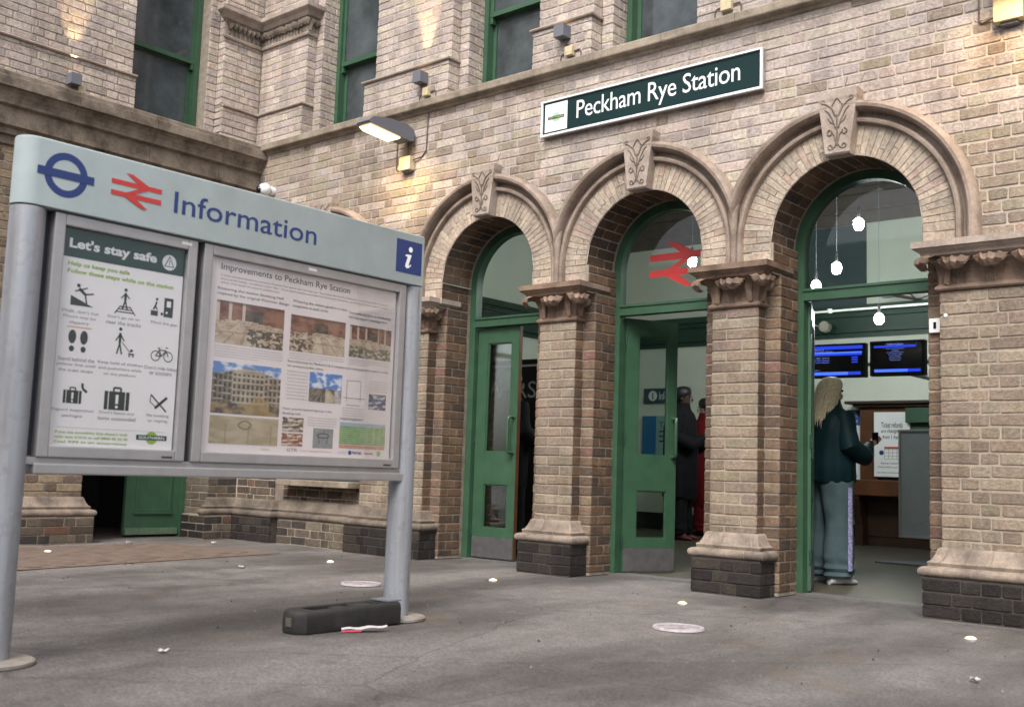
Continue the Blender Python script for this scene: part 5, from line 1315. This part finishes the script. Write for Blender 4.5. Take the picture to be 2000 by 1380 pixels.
s.rect(I, .74, .80, .325, .350); s.disc(I, .785, .268, .011); s.line(I, [(.785, .28), (.775, .302), (.76, .32)], .007); s.line(I, [(.775, .302), (.795, .32)], .005); s.rect(I, .85, .93, .255, .350); s.rect(M_PAPER, .872, .908, .270, .300, .0012); s.disc(M_PAPER, .875, .328, .009, .0012); s.disc(I, .835, .337, .012)
s.line(M_ORANGEINK, [(.08, .455), (.27, .455)], .003)
for dx in (-.045, .045): s.disc(I, .17 + dx, .500, .030, ry=.032); s.disc(I, .17 + dx, .555, .020, ry=.014)
fig(.50, .505, 1.3); s.line(I, [(.52, .50), (.59, .545)], .003); s.disc(I, .60, .535, .012); s.line(I, [(.575, .552), (.625, .552)], .006); s.disc(I, .585, .562, .007); s.disc(I, .615, .562, .007)
for cx_ in (.805, .915):
    s.line(I, [(cx_ + .038 * math.cos(2 * PI * k / 14), .545 + .024 * math.sin(2 * PI * k / 14)) for k in range(15)], .0035)
s.line(I, [(.805, .545), (.835, .515), (.895, .515), (.915, .545)], .004); s.line(I, [(.835, .515), (.855, .545), (.895, .515)], .004); s.line(I, [(.855, .545), (.805, .545)], .004); s.line(I, [(.82, .507), (.845, .507)], .004); s.line(I, [(.89, .50), (.91, .503)], .004)
def case_icon(a, b, k):
    s.rect(I, a - .07 * k, a - .05 * k, b, b + .06 * k); s.rect(I, a - .045 * k, a + .045 * k, b, b + .06 * k); s.rect(I, a + .05 * k, a + .07 * k, b, b + .06 * k); s.line(I, [(a - .02 * k, b), (a - .02 * k, b - .012 * k), (a + .02 * k, b - .012 * k), (a + .02 * k, b)], .005 * k)
    s.rect(M_PAPER, a - .008 * k, a + .008 * k, b + .01 * k, b + .04 * k, .0012); s.disc(M_PAPER, a, b + .05 * k, .008 * k, .0012)
case_icon(.16, .745, 1.0); s.line(I, [(.23, .71), (.235, .735), (.27, .75)], .009); case_icon(.51, .735, 1.45)
s.line(I, [(.79, .735), (.93, .815)], .006); s.line(I, [(.93, .745), (.83, .80)], .011); s.line(I, [(.79, .74), (.785, .77), (.83, .79)], .003)
caps = [('Walk, don\'t run', 'Floors may be', 'slippery'), ('Don\'t go on or', 'near the tracks', ''), ('Mind the gap', '', ''), ('Stand behind the', 'yellow line until', 'the train stops'), ('Keep hold of children', 'and pushchairs while', 'on the platform'), ('Don\'t ride bikes', 'or scooters', ''), ('Report suspicious', 'packages', ''), ('Don\'t leave any', 'items unattended', ''), ('No smoking', 'or vaping', '')]
for r_ in range(3):
    for c_ in range(3):
        for q, tx in enumerate(caps[r_ * 3 + c_]):
            if tx: w_ = .0095 * len(tx) * (.92 if r_ == 1 else 1); b_ = (.375, .595, .828)[r_] + q * .026; s.text(M_GREYINK, tx, cxs[c_] - w_ / 1, cxs[c_] + w_ / 1, b_, b_ + .017)
s.line(M_GREYINK, [(.06, .915), (.94, .915)], .0008)
for k, tx in enumerate(('If you see something that doesn\'t look', 'right text 61016 or call 0800 40 50 40', 'Dial 999 in an emergency')): s.text(M_LIME, tx, .05, .62 - .0 * k, .930 + k * .022, .945 + k * .022, bold=.02)
s.disc(M_LIME, .82, .945, .050); s.rect(M_DGREEN, .69, .95, .932, .956, .0010); s.text(M_WHITE, 'SOUTHERN', .71, .93, .937, .951, .0014, bold=.02)
s.done(sh1)
# poster two
y0, y1, z0, z1 = -3.929, -2.794, .811, 1.676
m = MB(); m.box(.014, PX, y0 + .004, y1 - .004, z0, z1); sh2 = m.build('improvements_poster', M_PAPERP, c2)
s = Sheet(y0 + .004, y1 - .004, z0, z1)
G = M_GREYINK
s.text(I, 'Improvements to Peckham Rye Station', .05, .72, .025, .070)
s.text(G, 'A series of improvements are planned at Peckham Rye station over the next year. The project aims for the restoration of the roof, and the reopening', .05, .95, .082, .096)
s.text(G, 'doors at the station, completed in June 2021. These improvements and others by Southwark Council to see Peckham Station Square created', .05, .95, .101, .115)
s.text(G, 'which then leads to restore pedestrians.', .05, .34, .120, .134)
s.text(I, 'Restoring the station Booking Hall', .04, .36, .150, .168); s.text(I, 'inspired by the original Victorian design', .04, .39, .176, .194)
s.text(I, 'Widening the station gateline to ease', .41, .71, .150, .168); s.text(I, 'congestion at peak times', .41, .60, .176, .194)
s.text(I, 'Two additional doors at the Booking', .72, .97, .160, .178); s.text(I, 'Hall help improve passenger flow', .72, .95, .186, .204)
def inkc(n, c): return plain(n, c, .55, var=.25, vscale=40)
RB, CB, DK, BE, SK, ST, BL, GN, PK, GY = (inkc('brick red print', (.30, .075, .05)), inkc('cream print', (.52, .42, .33)), inkc('dark brown print', (.07, .05, .045)), inkc('beige print', (.36, .30, .21)), inkc('sky print', (.13, .26, .55)), inkc('stone print', (.30, .26, .22)), inkc('blue print three', (.02, .07, .28)), inkc('green table print', (.26, .45, .17)), inkc('pink table print', (.60, .32, .27)), inkc('grey photo print', (.30, .31, .33)))
LBp = inkc('pale blue print', (.42, .52, .60)); WC = inkc('cloud print', (.66, .68, .72)); DG2 = inkc('plant print', (.08, .13, .09))
random.seed(31)
M_PRINT = bpy.data.materials.new('photo print'); M_PRINT.use_nodes = True
_b = M_PRINT.node_tree.nodes['Principled BSDF']; _a = N(M_PRINT.node_tree, 'ShaderNodeAttribute'); _a.attribute_name = 'Col'; M_PRINT.node_tree.links.new(_a.outputs['Color'], _b.inputs['Base Color']); _b.inputs['Roughness'].default_value = .5
def fbm(x, y, s_=1): return sum(noise.noise(Vector((x * s_ * 2 ** i, y * s_ * 2 ** i, 7.3 + i))) / 2 ** i for i in range(4))
def picture(a0, a1, b0, b1, fn, nx=46, ny=34):
    v = []; f = []; cs = []
    for j in range(ny + 1):
        for i in range(nx + 1): v.append((PX + .0009, s.Y(a0 + (a1 - a0) * i / nx), s.Z(b0 + (b1 - b0) * j / ny)))
    for j in range(ny):
        for i in range(nx):
            k = j * (nx + 1) + i; f.append((k, k + nx + 1, k + nx + 2, k + 1)); cs.append(fn((i + .5) / nx, (j + .5) / ny))
    me = bpy.data.meshes.new('picture'); me.from_pydata(v, [], f); ca = me.color_attributes.new('Col', 'FLOAT_COLOR', 'CORNER'); d = []
    for c in cs: d += [max(0, c[0]), max(0, c[1]), max(0, c[2]), 1.0] * 4
    ca.data.foreach_set('color', d); me.materials.append(M_PRINT); o = bpy.data.objects.new('picture', me); col.objects.link(o); o.parent = sh2
def mx(a, b, t): t = max(0, min(1, t)); return tuple(p * (1 - t) + q * t for p, q in zip(a, b))
def f_hall(v):
    def fn(x, y):
        n = fbm(x, y, 6 + v)
        hz = .40 + .16 * abs(x - (.45, .6, .35)[v])
        if y < hz:
            c = mx((.17, .065, .048), (.34, .18, .13), .5 + n + .3 * math.sin(x * 9 + v))
            if v != 1 and x < .42 and int(x * 22) % 4 == 0: c = (.62, .55, .47)
            if .42 < x < .68 and y > .14: c = mx((.05, .04, .035), (.18, .12, .09), .4 + n)
            if y < .07: c = mx(c, (.12, .08, .06), .7)
            if v == 2 and x > .55 and int(x * 30) % 5 == 0: c = (.5, .42, .34)
        else:
            d = (y - hz) / (1 - hz); u = (x - .5) / (.25 + d)
            c = mx((.48, .36, .26), (.66, .56, .44), .5 + n * .9)
            if abs((u * 5) % 1 - .5) < .06 or abs((1 / (d + .16)) % 1 - .5) < .07: c = mx(c, (.20, .14, .10), .55)
            e = fbm(x + 3, y + v, 15)
            if (v == 0 and x > .45 and y > .6 and e > -.12) or (v == 1 and x < .42 and e > .02) or (v == 2 and y > .66 and e > -.05): c = mx(c, ((.05, .035, .03), (.07, .05, .045), (.05, .10, .07))[v], .85)
        return c
    return fn
def f_front(x, y):
    n = fbm(x, y, 7)
    if y < .16 + .07 * math.cos(x * 6): return mx((.14, .28, .58), (.75, .78, .82), .3 + 1.6 * n)
    c = mx((.26, .21, .165), (.50, .42, .33), .5 + n * .8 + .2 * math.sin(x * 5))
    sl = .10 * abs(x - .5); yy = y + (sl if x < .3 or x > .75 else 0)
    if x < .28: c = mx(c, (.07, .06, .055), .55)
    if .2 < yy < .82 and (yy * 8) % 1 > .35 and (x * 15) % 1 > .52: c = mx(c, (.035, .03, .03), .8)
    if (yy * 8) % 1 < .10: c = mx(c, (.62, .54, .44), .6)
    if y > .80: c = mx((.10, .08, .07), (.38, .28, .16), .5 + n * 1.5)
    if .55 < x < .85 and y > .62 and abs(x - .7) < (y - .6): c = mx(c, (.45, .31, .14), .6)
    return c
def f_draw(x, y):
    c = mx((.40, .33, .22), (.52, .45, .33), .5 + fbm(x, y, 4))
    if y > .25 and ((x * 9) % 1 < .07 or ((y * 6) % 1 < .08)): c = mx(c, (.22, .17, .11), .5)
    if abs(math.hypot((x - .5) * 1.6, y - .3) - .14) < .018: c = (.22, .17, .11)
    return c
def f_line(x, y):
    n = fbm(x, y, 6)
    if y < .52: return mx((.09, .24, .62), (.80, .84, .88), .35 + 1.9 * n - (.4 - y))
    d = (y - .5) * 2; c = mx((.10, .085, .075), (.24, .19, .15), .5 + n)
    if x > .5 and x < .55 + d * .45: c = mx((.45, .37, .26), (.6, .52, .4), .5 + n)
    if x > .78: c = mx((.30, .28, .30), (.6, .58, .6), .5 + n)
    if x < .4 and abs(((x - .45) / (d + .1)) * 6 % 1 - .5) < .1: c = (.34, .30, .27)
    return c
def f_misc(c0, c1, c2):
    def fn(x, y):
        n = fbm(x, y, 5); c = mx(c0, c1, .5 + 1.4 * n)
        return mx(c, c2, 1.0 if fbm(x + 5, y * 1.6, 4) > .16 else 0)
    return fn
def photo_hall(a0, a1, b0, b1, v):
    w, h = a1 - a0, b1 - b0; A = lambda x: a0 + x * w; Bq = lambda y: b0 + y * h
    s.rect(CB, a0, a1, b0, b1, .0006)
    s.poly(RB, [(A(0), Bq(0)), (A(1), Bq(0)), (A(1), Bq(.75)), (A(.62), Bq(.42)), (A(.32), Bq(.42)), (A(0), Bq(.62))], .0008)
    s.poly(DK, [(A(.36), Bq(.1)), (A(.60), Bq(.12)), (A(.60), Bq(.45)), (A(.36), Bq(.42))], .0010)
    for k in range(3 if v != 1 else 0): s.poly(CB, [(A(.04 + k * .11), Bq(.12)), (A(.09 + k * .11), Bq(.12)), (A(.09 + k * .11), Bq(.62 - k * .06)), (A(.04 + k * .11), Bq(.66 - k * .06))], .0012)
    for k in range(22):
        x, y = random.uniform(.45, .95), random.uniform(.62, .95)
        if v == 1: x, y = random.uniform(.05, .4), random.uniform(.05, .5)
        s.poly(DG2 if v == 2 else DK, [(A(x), Bq(y)), (A(min(1, x + .05)), Bq(y - .03)), (A(min(1, x + .03)), Bq(min(1, y + .05)))], .0012)
    for k in range(6): s.line(DK, [(A(.05 + .12 * k), Bq(.98)), (A(.38 + .03 * k), Bq(.48))], .0012, .0010)
picture(.04, .37, .218, .440, f_hall(0)); picture(.405, .705, .232, .432, f_hall(1)); picture(.73, .98, .236, .422, f_hall(2))
picture(.04, .37, .535, .80, f_front, 60, 44); picture(.04, .37, .812, .955, f_draw, 60, 30); picture(.52, .70, .535, .70, f_line); picture(.86, .965, .625, .715, f_misc((.03, .06, .12), (.08, .12, .3), (.5, .55, .6)), 24, 18); picture(.39, .50, .795, .872, f_misc((.10, .08, .07), (.42, .32, .24), (.65, .6, .52)), 30, 20); picture(.39, .50, .882, .950, f_misc((.26, .08, .05), (.42, .26, .18), (.66, .56, .46)), 30, 20)
for (a0, a1, b0, n_) in ((.04, .37, .452, 5), (.405, .70, .442, 3), (.73, .97, .434, 3)):
    for k in range(n_): s.text(G, 'The booking hall will be restored and reopened to how it once looked', a0, a1 - (.12 if k == n_ - 1 else 0), b0 + k * .013, b0 + .008 + k * .013)
s.text(I, 'Reconditioning the Platform 3 & 4 canopies and creating greater platform width', .40, .97, .482, .500); s.text(I, 'for enhanced public safety', .40, .59, .508, .524)
# middle pictures
for k in range(9): s.text(G, 'The improvements include the new canopy and the platform edges', .40, .51, .540 + k * .0185, .550 + k * .0185)
for a_, b_, c_, d_ in ((.73, .73, .56, .68), (.81, .81, .56, .68), (.73, .81, .56, .56), (.71, .84, .66, .66), (.73, .81, .70, .70)): s.line(G, [(a_, c_), (b_, d_)], .0012)
for k in range(5): s.text(G, 'Section through platform', .71, .84, .715 + k * .014, .723 + k * .014)
for k in range(5): s.text(G, 'New canopy works here', .86, .97, .548 + k * .014, .556 + k * .014)
s.text(I, 'New, period-inspired lighting in the', .39, .65, .742, .758); s.text(I, 'Booking Hall', .39, .48, .768, .784)
for k in range(4): s.text(G, 'The design is inspired by the original lamps', .52, .68, .785 + k * .014, .793 + k * .014)
s.rect(GY, .555, .665, .845, .955, .0006)
s.line(I, [(.61 + .032 * math.cos(2 * PI * k / 16), .885 + .012 * math.sin(2 * PI * k / 16)) for k in range(17)], .0018, .0009); s.line(I, [(.585, .89), (.59, .93)], .0015, .0009); s.line(I, [(.635, .89), (.63, .93)], .0015, .0009); s.line(I, [(.61, .855), (.61, .873)], .0015, .0009)
s.text(I, 'Project programme', .70, .83, .775, .792)
s.rect(LBp, .70, .97, .800, .822, .0006); s.rect(GN, .70, .97, .822, .925, .0006); s.rect(PK, .70, .97, .928, .948, .0006)
for k in range(8): s.line(WC, [(.70, .832 + k * .0115), (.97, .832 + k * .0115)], .0005, .0009); s.text(G, 'Works begin on site', .71, .71 + .05 + .02 * (k % 3), .824 + k * .0115, .829 + k * .0115)
for a_ in (.86, .90, .935): s.line(WC, [(a_, .80), (a_, .925)], .0008, .0009)
s.text(G, 'GTR', .42, .475, .963, .98); s.text(PK, 'Govia Thameslink Railway', .49, .66, .968, .98); s.text(M_LIME, 'Southern', .29, .33, .968, .98); s.disc(BL, .765, .972, .010); s.text(BL, 'bpvg', .78, .83, .962, .98, bold=.03); s.text(M_RED, 'NetworkRail', .85, .90, .965, .978, bold=.03); s.rect(GN, .925, .945, .958, .985); s.text(LBp, 'Arch Co', .70, .74, .965, .98)
s.done(sh2)

# ------------------------------------------------------------------ people
def skin_body(name, V, Ed, Rad, mat, parent, sub_=2):
    me = bpy.data.meshes.new(name); me.from_pydata([Vector(v) for v in V], Ed, [])
    o = bpy.data.objects.new(name, me); col.objects.link(o)
    sk = o.modifiers.new('s', 'SKIN'); ss = o.modifiers.new('u', 'SUBSURF'); ss.levels = sub_
    for i, r in enumerate(Rad):
        r = r if isinstance(r, tuple) else (r, r); me.skin_vertices[0].data[i].radius = r
    me.skin_vertices[0].data[0].use_root = True
    dg = bpy.context.evaluated_depsgraph_get(); me2 = bpy.data.meshes.new_from_object(o.evaluated_get(dg)); bpy.data.objects.remove(o)
    me2.name = name; me2.materials.clear(); me2.materials.append(mat); me2.shade_smooth()
    o = bpy.data.objects.new(name, me2); col.objects.link(o); o.parent = parent; return o
def loft(name, rings, mat, parent, n=24, fold=0.0, freq=3, caps=True):
    "rings: (centre, rx, ry, z tilt) horizontal ellipses; fold adds cloth creases"
    m = MB(); rows = []
    for i, (c, rx, ry) in enumerate(rings):
        row = []
        for j in range(n):
            a_ = 2 * PI * j / n; f = 1 + fold * noise.noise(Vector((math.cos(a_) * freq, math.sin(a_) * freq, c[2] * 9 + 3)))
            row.append((c[0] + rx * f * math.cos(a_), c[1] + ry * f * math.sin(a_), c[2]))
        rows.append(row)
    m.grid(rows, True)
    if caps: m.poly(rows[0], True); m.poly(rows[-1])
    return m.build(name, mat, parent, smooth=True)
def sleeve(name, pts, rs, mat, parent, puff=0.0):
    m = MB(); P_ = [Vector(p) for p in pts]; out = []; ro = []
    for i in range(len(P_) - 1):
        for k in range(5):
            t_ = k / 5; out.append(P_[i].lerp(P_[i + 1], t_)); ro.append((rs[i] * (1 - t_) + rs[i + 1] * t_) * (1 + puff * math.sin((i * 5 + k) * 1.6)))
    out.append(P_[-1]); ro.append(rs[-1]); m.tube(out, ro, 14); return m.build(name, mat, parent, smooth=True)
def person(loc, rz, h, label, skin, hair, top, legs, shoe, long_hair=False, coat_len=.80, phone=True, group=None, wide=1.0):
    t = thing('person', label, 'person', loc, rz, group); k = h / 1.70
    def q(x, y, z): return (x * k, y * k, z * k)
    # one continuous body
    V = [q(0, 0, .93), q(0, -.01, 1.12), q(0, -.01, 1.32), q(0, .0, 1.42), q(0, .01, 1.50), q(0, .025, 1.58), q(0, .02, 1.66),
         q(-.10, 0, .90), q(-.11, .01, .50), q(-.11, -.03, .09), q(-.12, .10, .035), q(.10, 0, .90), q(.11, .02, .50), q(.11, -.02, .09), q(.12, .11, .035),
         q(-.165, 0, 1.37), q(-.23, -.04, 1.15), q(-.20, .14, 1.02), q(-.14, .28, 1.10), q(.165, 0, 1.37), q(.24, .0, 1.14), q(.20, .20, 1.06), q(.11, .33, 1.16)]
    Ed = [(0, 1), (1, 2), (2, 3), (3, 4), (4, 5), (5, 6), (0, 7), (7, 8), (8, 9), (9, 10), (0, 11), (11, 12), (12, 13), (13, 14), (3, 15), (15, 16), (16, 17), (17, 18), (3, 19), (19, 20), (20, 21), (21, 22)]
    R_ = [.13, .115, .13, .09, .052, .078, .085, .085, .058, .038, .035, .085, .058, .038, .035, .048, .040, .034, .026, .048, .040, .034, .026]
    skin_body('body', V, Ed, [r * k for r in R_], skin, t)
    # face: nose, eyes, mouth, ears on the front (+y)
    m = MB(); m.lathe([(.001, 0), (.010 * k, -.006), (.013 * k, -.02), (.004, -.045)], q(0, .115, 1.585), 8)
    for sx in (-1, 1): m.lathe([(.004, -.004), (.018 * k, 0), (.014 * k, .006), (.003, .008)], q(sx * .080, .015, 1.575), 10, 'X')
    m.build('nose_and_ears', skin, t, smooth=True)
    m = MB()
    for sx in (-1, 1): m.lathe([(.001, .006), (.008 * k, .004), (.010 * k, -.004)], q(sx * .032, .100, 1.605), 10, 'Y')
    m.build('eye', M_BLACK, t, smooth=True)
    m = MB(); m.box(-.022 * k, .022 * k, .100 * k, .108 * k, 1.535 * k, 1.545 * k, .002); m.build('mouth', plain('lips', (.25, .08, .07), .5), t)
    # hands: palm and five bent fingers each
    for sx, px_, py_, pz_ in ((-1, -.14, .28, 1.10), (1, .11, .33, 1.16)):
        V = [q(px_, py_, pz_), q(px_ + .0, py_ + .055, pz_ + .02)]; E_ = [(0, 1)]; Rr = [.024, .026]
        for f in range(4):
            off = (f - 1.5) * .019; L_ = (.060, .070, .074, .062)[f]
            b0 = len(V); V += [q(px_ + off, py_ + .07, pz_ + .035), q(px_ + off - sx * .012, py_ + .07 + L_ * .45, pz_ + .05), q(px_ + off - sx * .03, py_ + .065 + L_ * .35, pz_ + .075)]; E_ += [(1, b0), (b0, b0 + 1), (b0 + 1, b0 + 2)]; Rr += [.0095, .0085, .0075]
        b0 = len(V); V += [q(px_ - sx * .03, py_ + .035, pz_ + .03), q(px_ - sx * .045, py_ + .055, pz_ + .055)]; E_ += [(0, b0), (b0, b0 + 1)]; Rr += [.012, .009]
        skin_body('hand', V, E_, [r * k for r in Rr], skin, t, 1)
    # hair
    rows = []
    hr = [(q(0, .015, 1.722), .020), (q(0, .008, 1.712), .060), (q(0, .0, 1.680), .092), (q(0, -.008, 1.64), .104), (q(0, -.022, 1.60), .102)]
    if long_hair: hr += [(q(0, -.028, 1.55), .106), (q(.0, -.055, 1.48), .110), (q(.0, -.095, 1.40), .108), (q(.005, -.120, 1.32), .094), (q(.01, -.130, 1.25), .066), (q(.015, -.130, 1.19), .026)]
    else: hr += [(q(0, -.035, 1.565), .085), (q(0, -.04, 1.53), .062), (q(0, -.03, 1.51), .03)]
    m = MB()
    for i, (c_, r_) in enumerate(hr):
        row = []
        for j in range(36):
            a_ = 2 * PI * j / 36; sy = 1.05 if i < 5 else ((.95 if i < 6 else .80 if i < 7 else .62) if long_hair else .8); f = 1 + .045 * noise.noise(Vector((math.cos(a_) * 6, math.sin(a_) * 6, i * .15))) + (.05 * math.sin(j * 2.2 + i * .3) if (i > 5 and long_hair) else 0)
            row.append((c_[0] + r_ * k * f * math.cos(a_), c_[1] + r_ * k * sy * f * math.sin(a_), c_[2]))
        rows.append(row)
    m.grid(rows, True); m.poly(rows[0]); m.poly(rows[-1], True); m.build('hair', hair, t, smooth=True)
    if long_hair:
        m = MB()
        for j in range(110):
            a_ = random.uniform(PI * .85, PI * 2.15); r_ = .108 * k
            m.tube([(math.cos(a_) * r_, -.02 * k + math.sin(a_) * r_ * .9, 1.62 * k), (math.cos(a_) * r_ * 1.02, -.06 * k + math.sin(a_) * r_ * .72, 1.50 * k), (math.cos(a_) * r_ + random.uniform(-.02, .02), -.105 * k + math.sin(a_) * r_ * .66, 1.38 * k), (math.cos(a_) * r_ * .8 + random.uniform(-.03, .03), -.13 * k + math.sin(a_) * r_ * .5, random.uniform(1.16, 1.30) * k)], [.004, .005, .004, .0008], 5)
        m.build('loose_strand', hair, t, smooth=True)
    # top
    w_ = wide
    loft('jacket', [(q(0, -.01, coat_len), .185 * k * w_, .150 * k * w_), (q(0, -.01, coat_len + .03), .205 * k * w_, .165 * k * w_), (q(0, -.012, 1.0), .212 * k * w_, .168 * k * w_), (q(0, -.015, 1.12), .210 * k * w_, .165 * k * w_), (q(0, -.015, 1.24), .215 * k * w_, .160 * k * w_), (q(0, -.012, 1.34), .215 * k * w_, .145 * k * w_), (q(0, -.008, 1.41), .180 * k * w_, .115 * k * w_), (q(0, 0, 1.455), .118 * k, .098 * k), (q(0, .004, 1.50), .088 * k, .085 * k), (q(0, .006, 1.53), .078 * k, .080 * k), (q(0, .006, 1.532), .062 * k, .062 * k)], top, t, 48, .12, 3.4)
    sleeve('sleeve', [q(-.17, 0, 1.395), q(-.245, -.05, 1.15), q(-.21, .12, 1.02), q(-.145, .26, 1.09)], [.085 * k, .083 * k, .075 * k, .040 * k], top, t, .05)
    sleeve('sleeve', [q(.17, 0, 1.395), q(.25, -.01, 1.14), q(.21, .18, 1.05), q(.115, .31, 1.15)], [.085 * k, .083 * k, .075 * k, .040 * k], top, t, .05)
    # trousers
    for sx in (-1, 1):
        m = MB(); rows = []; wv = w_ if long_hair else 1.0
        prof_ = [(.99, .085, .0, .105, .130), (.90, .090, -.005, .112, .138), (.80, .096, .0, .110, .130), (.66, .102, .004, .100, .116), (.52, .106, .012, .094, .106), (.40, .110, .004, .093, .105), (.30, .112, -.004, .098, .110), (.22, .113, -.008, .101, .114), (.17, .114, -.004, .094, .108), (.135, .114, -.008, .104, .116), (.105, .114, -.002, .092, .106), (.075, .114, -.012, .098, .110), (.055, .114, -.016, .080, .094)]
        fine = []
        for q_ in range(len(prof_) - 1):
            for e_ in range(4): fine.append(tuple(a * (1 - e_ / 4) + b * e_ / 4 for a, b in zip(prof_[q_], prof_[q_ + 1])))
        fine.append(prof_[-1])
        for (z_, cx_q, cy_q, rx_, ry_) in fine:
            row = []
            for j in range(40):
                a_ = 2 * PI * j / 40; amp = .05 + .10 * max(0, .5 - z_)
                f_ = 1 + amp * math.sin(a_ * 3 + sx + 6 * noise.noise(Vector((z_ * 2.2, sx, 1)))) + .10 * noise.noise(Vector((math.cos(a_) * 1.8, math.sin(a_) * 1.8, z_ * 7 + sx * 4))) + .05 * noise.noise(Vector((math.cos(a_) * 3, math.sin(a_) * 3, z_ * 22)))
                row.append(((sx * cx_q + rx_ * wv * f_ * math.cos(a_)) * k, (cy_q + ry_ * wv * f_ * math.sin(a_)) * k, z_ * k))
            rows.append(row)
        m.grid(rows, True); m.poly(rows[-1]); m.build('trouser_leg', legs, t, smooth=True)
        m = MB(); rows = []
        for (yy, hw_, hh) in ((-.105, .030, .05), (-.085, .040, .085), (-.03, .044, .10), (.03, .046, .085), (.09, .050, .062), (.14, .044, .048), (.172, .022, .030)):
            rows.append([((sx * .118 + hw_ * math.cos(a_)) * k, yy * k, max(.002, (hh * .5 + hh * .5 * math.sin(a_)) * k)) for a_ in [2 * PI * j / 14 for j in range(14)]])
        m.grid(rows, True); m.poly(rows[0], True); m.poly(rows[-1]); m.build('shoe', shoe, t, smooth=True)
    if phone:
        m = MB(); m.box((.075) * k, .145 * k, .375 * k, .385 * k, 1.165 * k, 1.265 * k, .003); m.build('phone', M_BLACK, t)
    return t
w = person((-3.53, 1.33, .004), math.radians(-27), 1.56, 'blonde person in a dark teal jacket and grey-blue tracksuit looking at the screens', M_SKIN, M_BLONDE, M_TEAL, M_TRACK, M_SHOE, True, .82, True, None, 1.12)
k = 1.56 / 1.7
for sx in (1, -1):
    m = MB(); rows = []
    for z in [.12 + .045 * i for i in range(16)]:
        xx = (.112 + .105 * 1.12 + .012) * sx * k; rows.append([(xx + sx * .006, (-.022) * k, z * k), (xx + sx * .009, .0, z * k), (xx + sx * .006, .022 * k, z * k)])
    m.grid(rows); m.build('side_stripe', M_STRIPE, w, smooth=True)
m = MB(); m.box(-.05, .05, -.06, .06, .02, .035); 
bag = thing('shoulder_bag', 'large brown canvas bag hanging behind the blonde person', 'bag', (-3.53, 1.33, 0), math.radians(-27))
loft('pouch', [((-.20, -.12, .80), .12, .065), ((-.205, -.12, .84), .155, .085), ((-.205, -.12, .98), .160, .090), ((-.20, -.12, 1.10), .145, .080), ((-.19, -.12, 1.16), .12, .05)], M_TOTE, bag, 24, .15, 2)
m = MB(); m.tube([(-.26, -.12, 1.15), (-.22, -.10, 1.27), (-.175, -.05, 1.35), (-.15, .0, 1.365), (-.13, -.08, 1.27), (-.12, -.13, 1.15)], .014, 8); m.build('strap', M_TOTE, bag, smooth=True)
person((-7.05, 4.9, .004), math.radians(-75), 1.86, 'person in a long black coat with dark hair holding a phone behind the ajar door', M_SKIND, M_DARKHAIR, M_BLACKCLOTH, M_BLACKCLOTH, plain('black and red trainer', (.12, .01, .015), .5), False, .45, True, None, 1.15)
person((-7.35, 6.0, .004), math.radians(100), 1.80, 'person in a red coat half hidden by the second pier', M_SKIN, M_DARKHAIR, M_REDCLOTH, M_REDCLOTH, M_MATTEBLACK, False, .35, True, None, 1.1)
person((-6.50, .98, .004), math.radians(-20), 1.68, 'grey-haired person in a dark coat behind the glass of the left door', M_SKIN, M_GREYHAIR, M_BLACKCLOTH, M_BLACKCLOTH, M_MATTEBLACK, False, .6, False, None, 1.05)
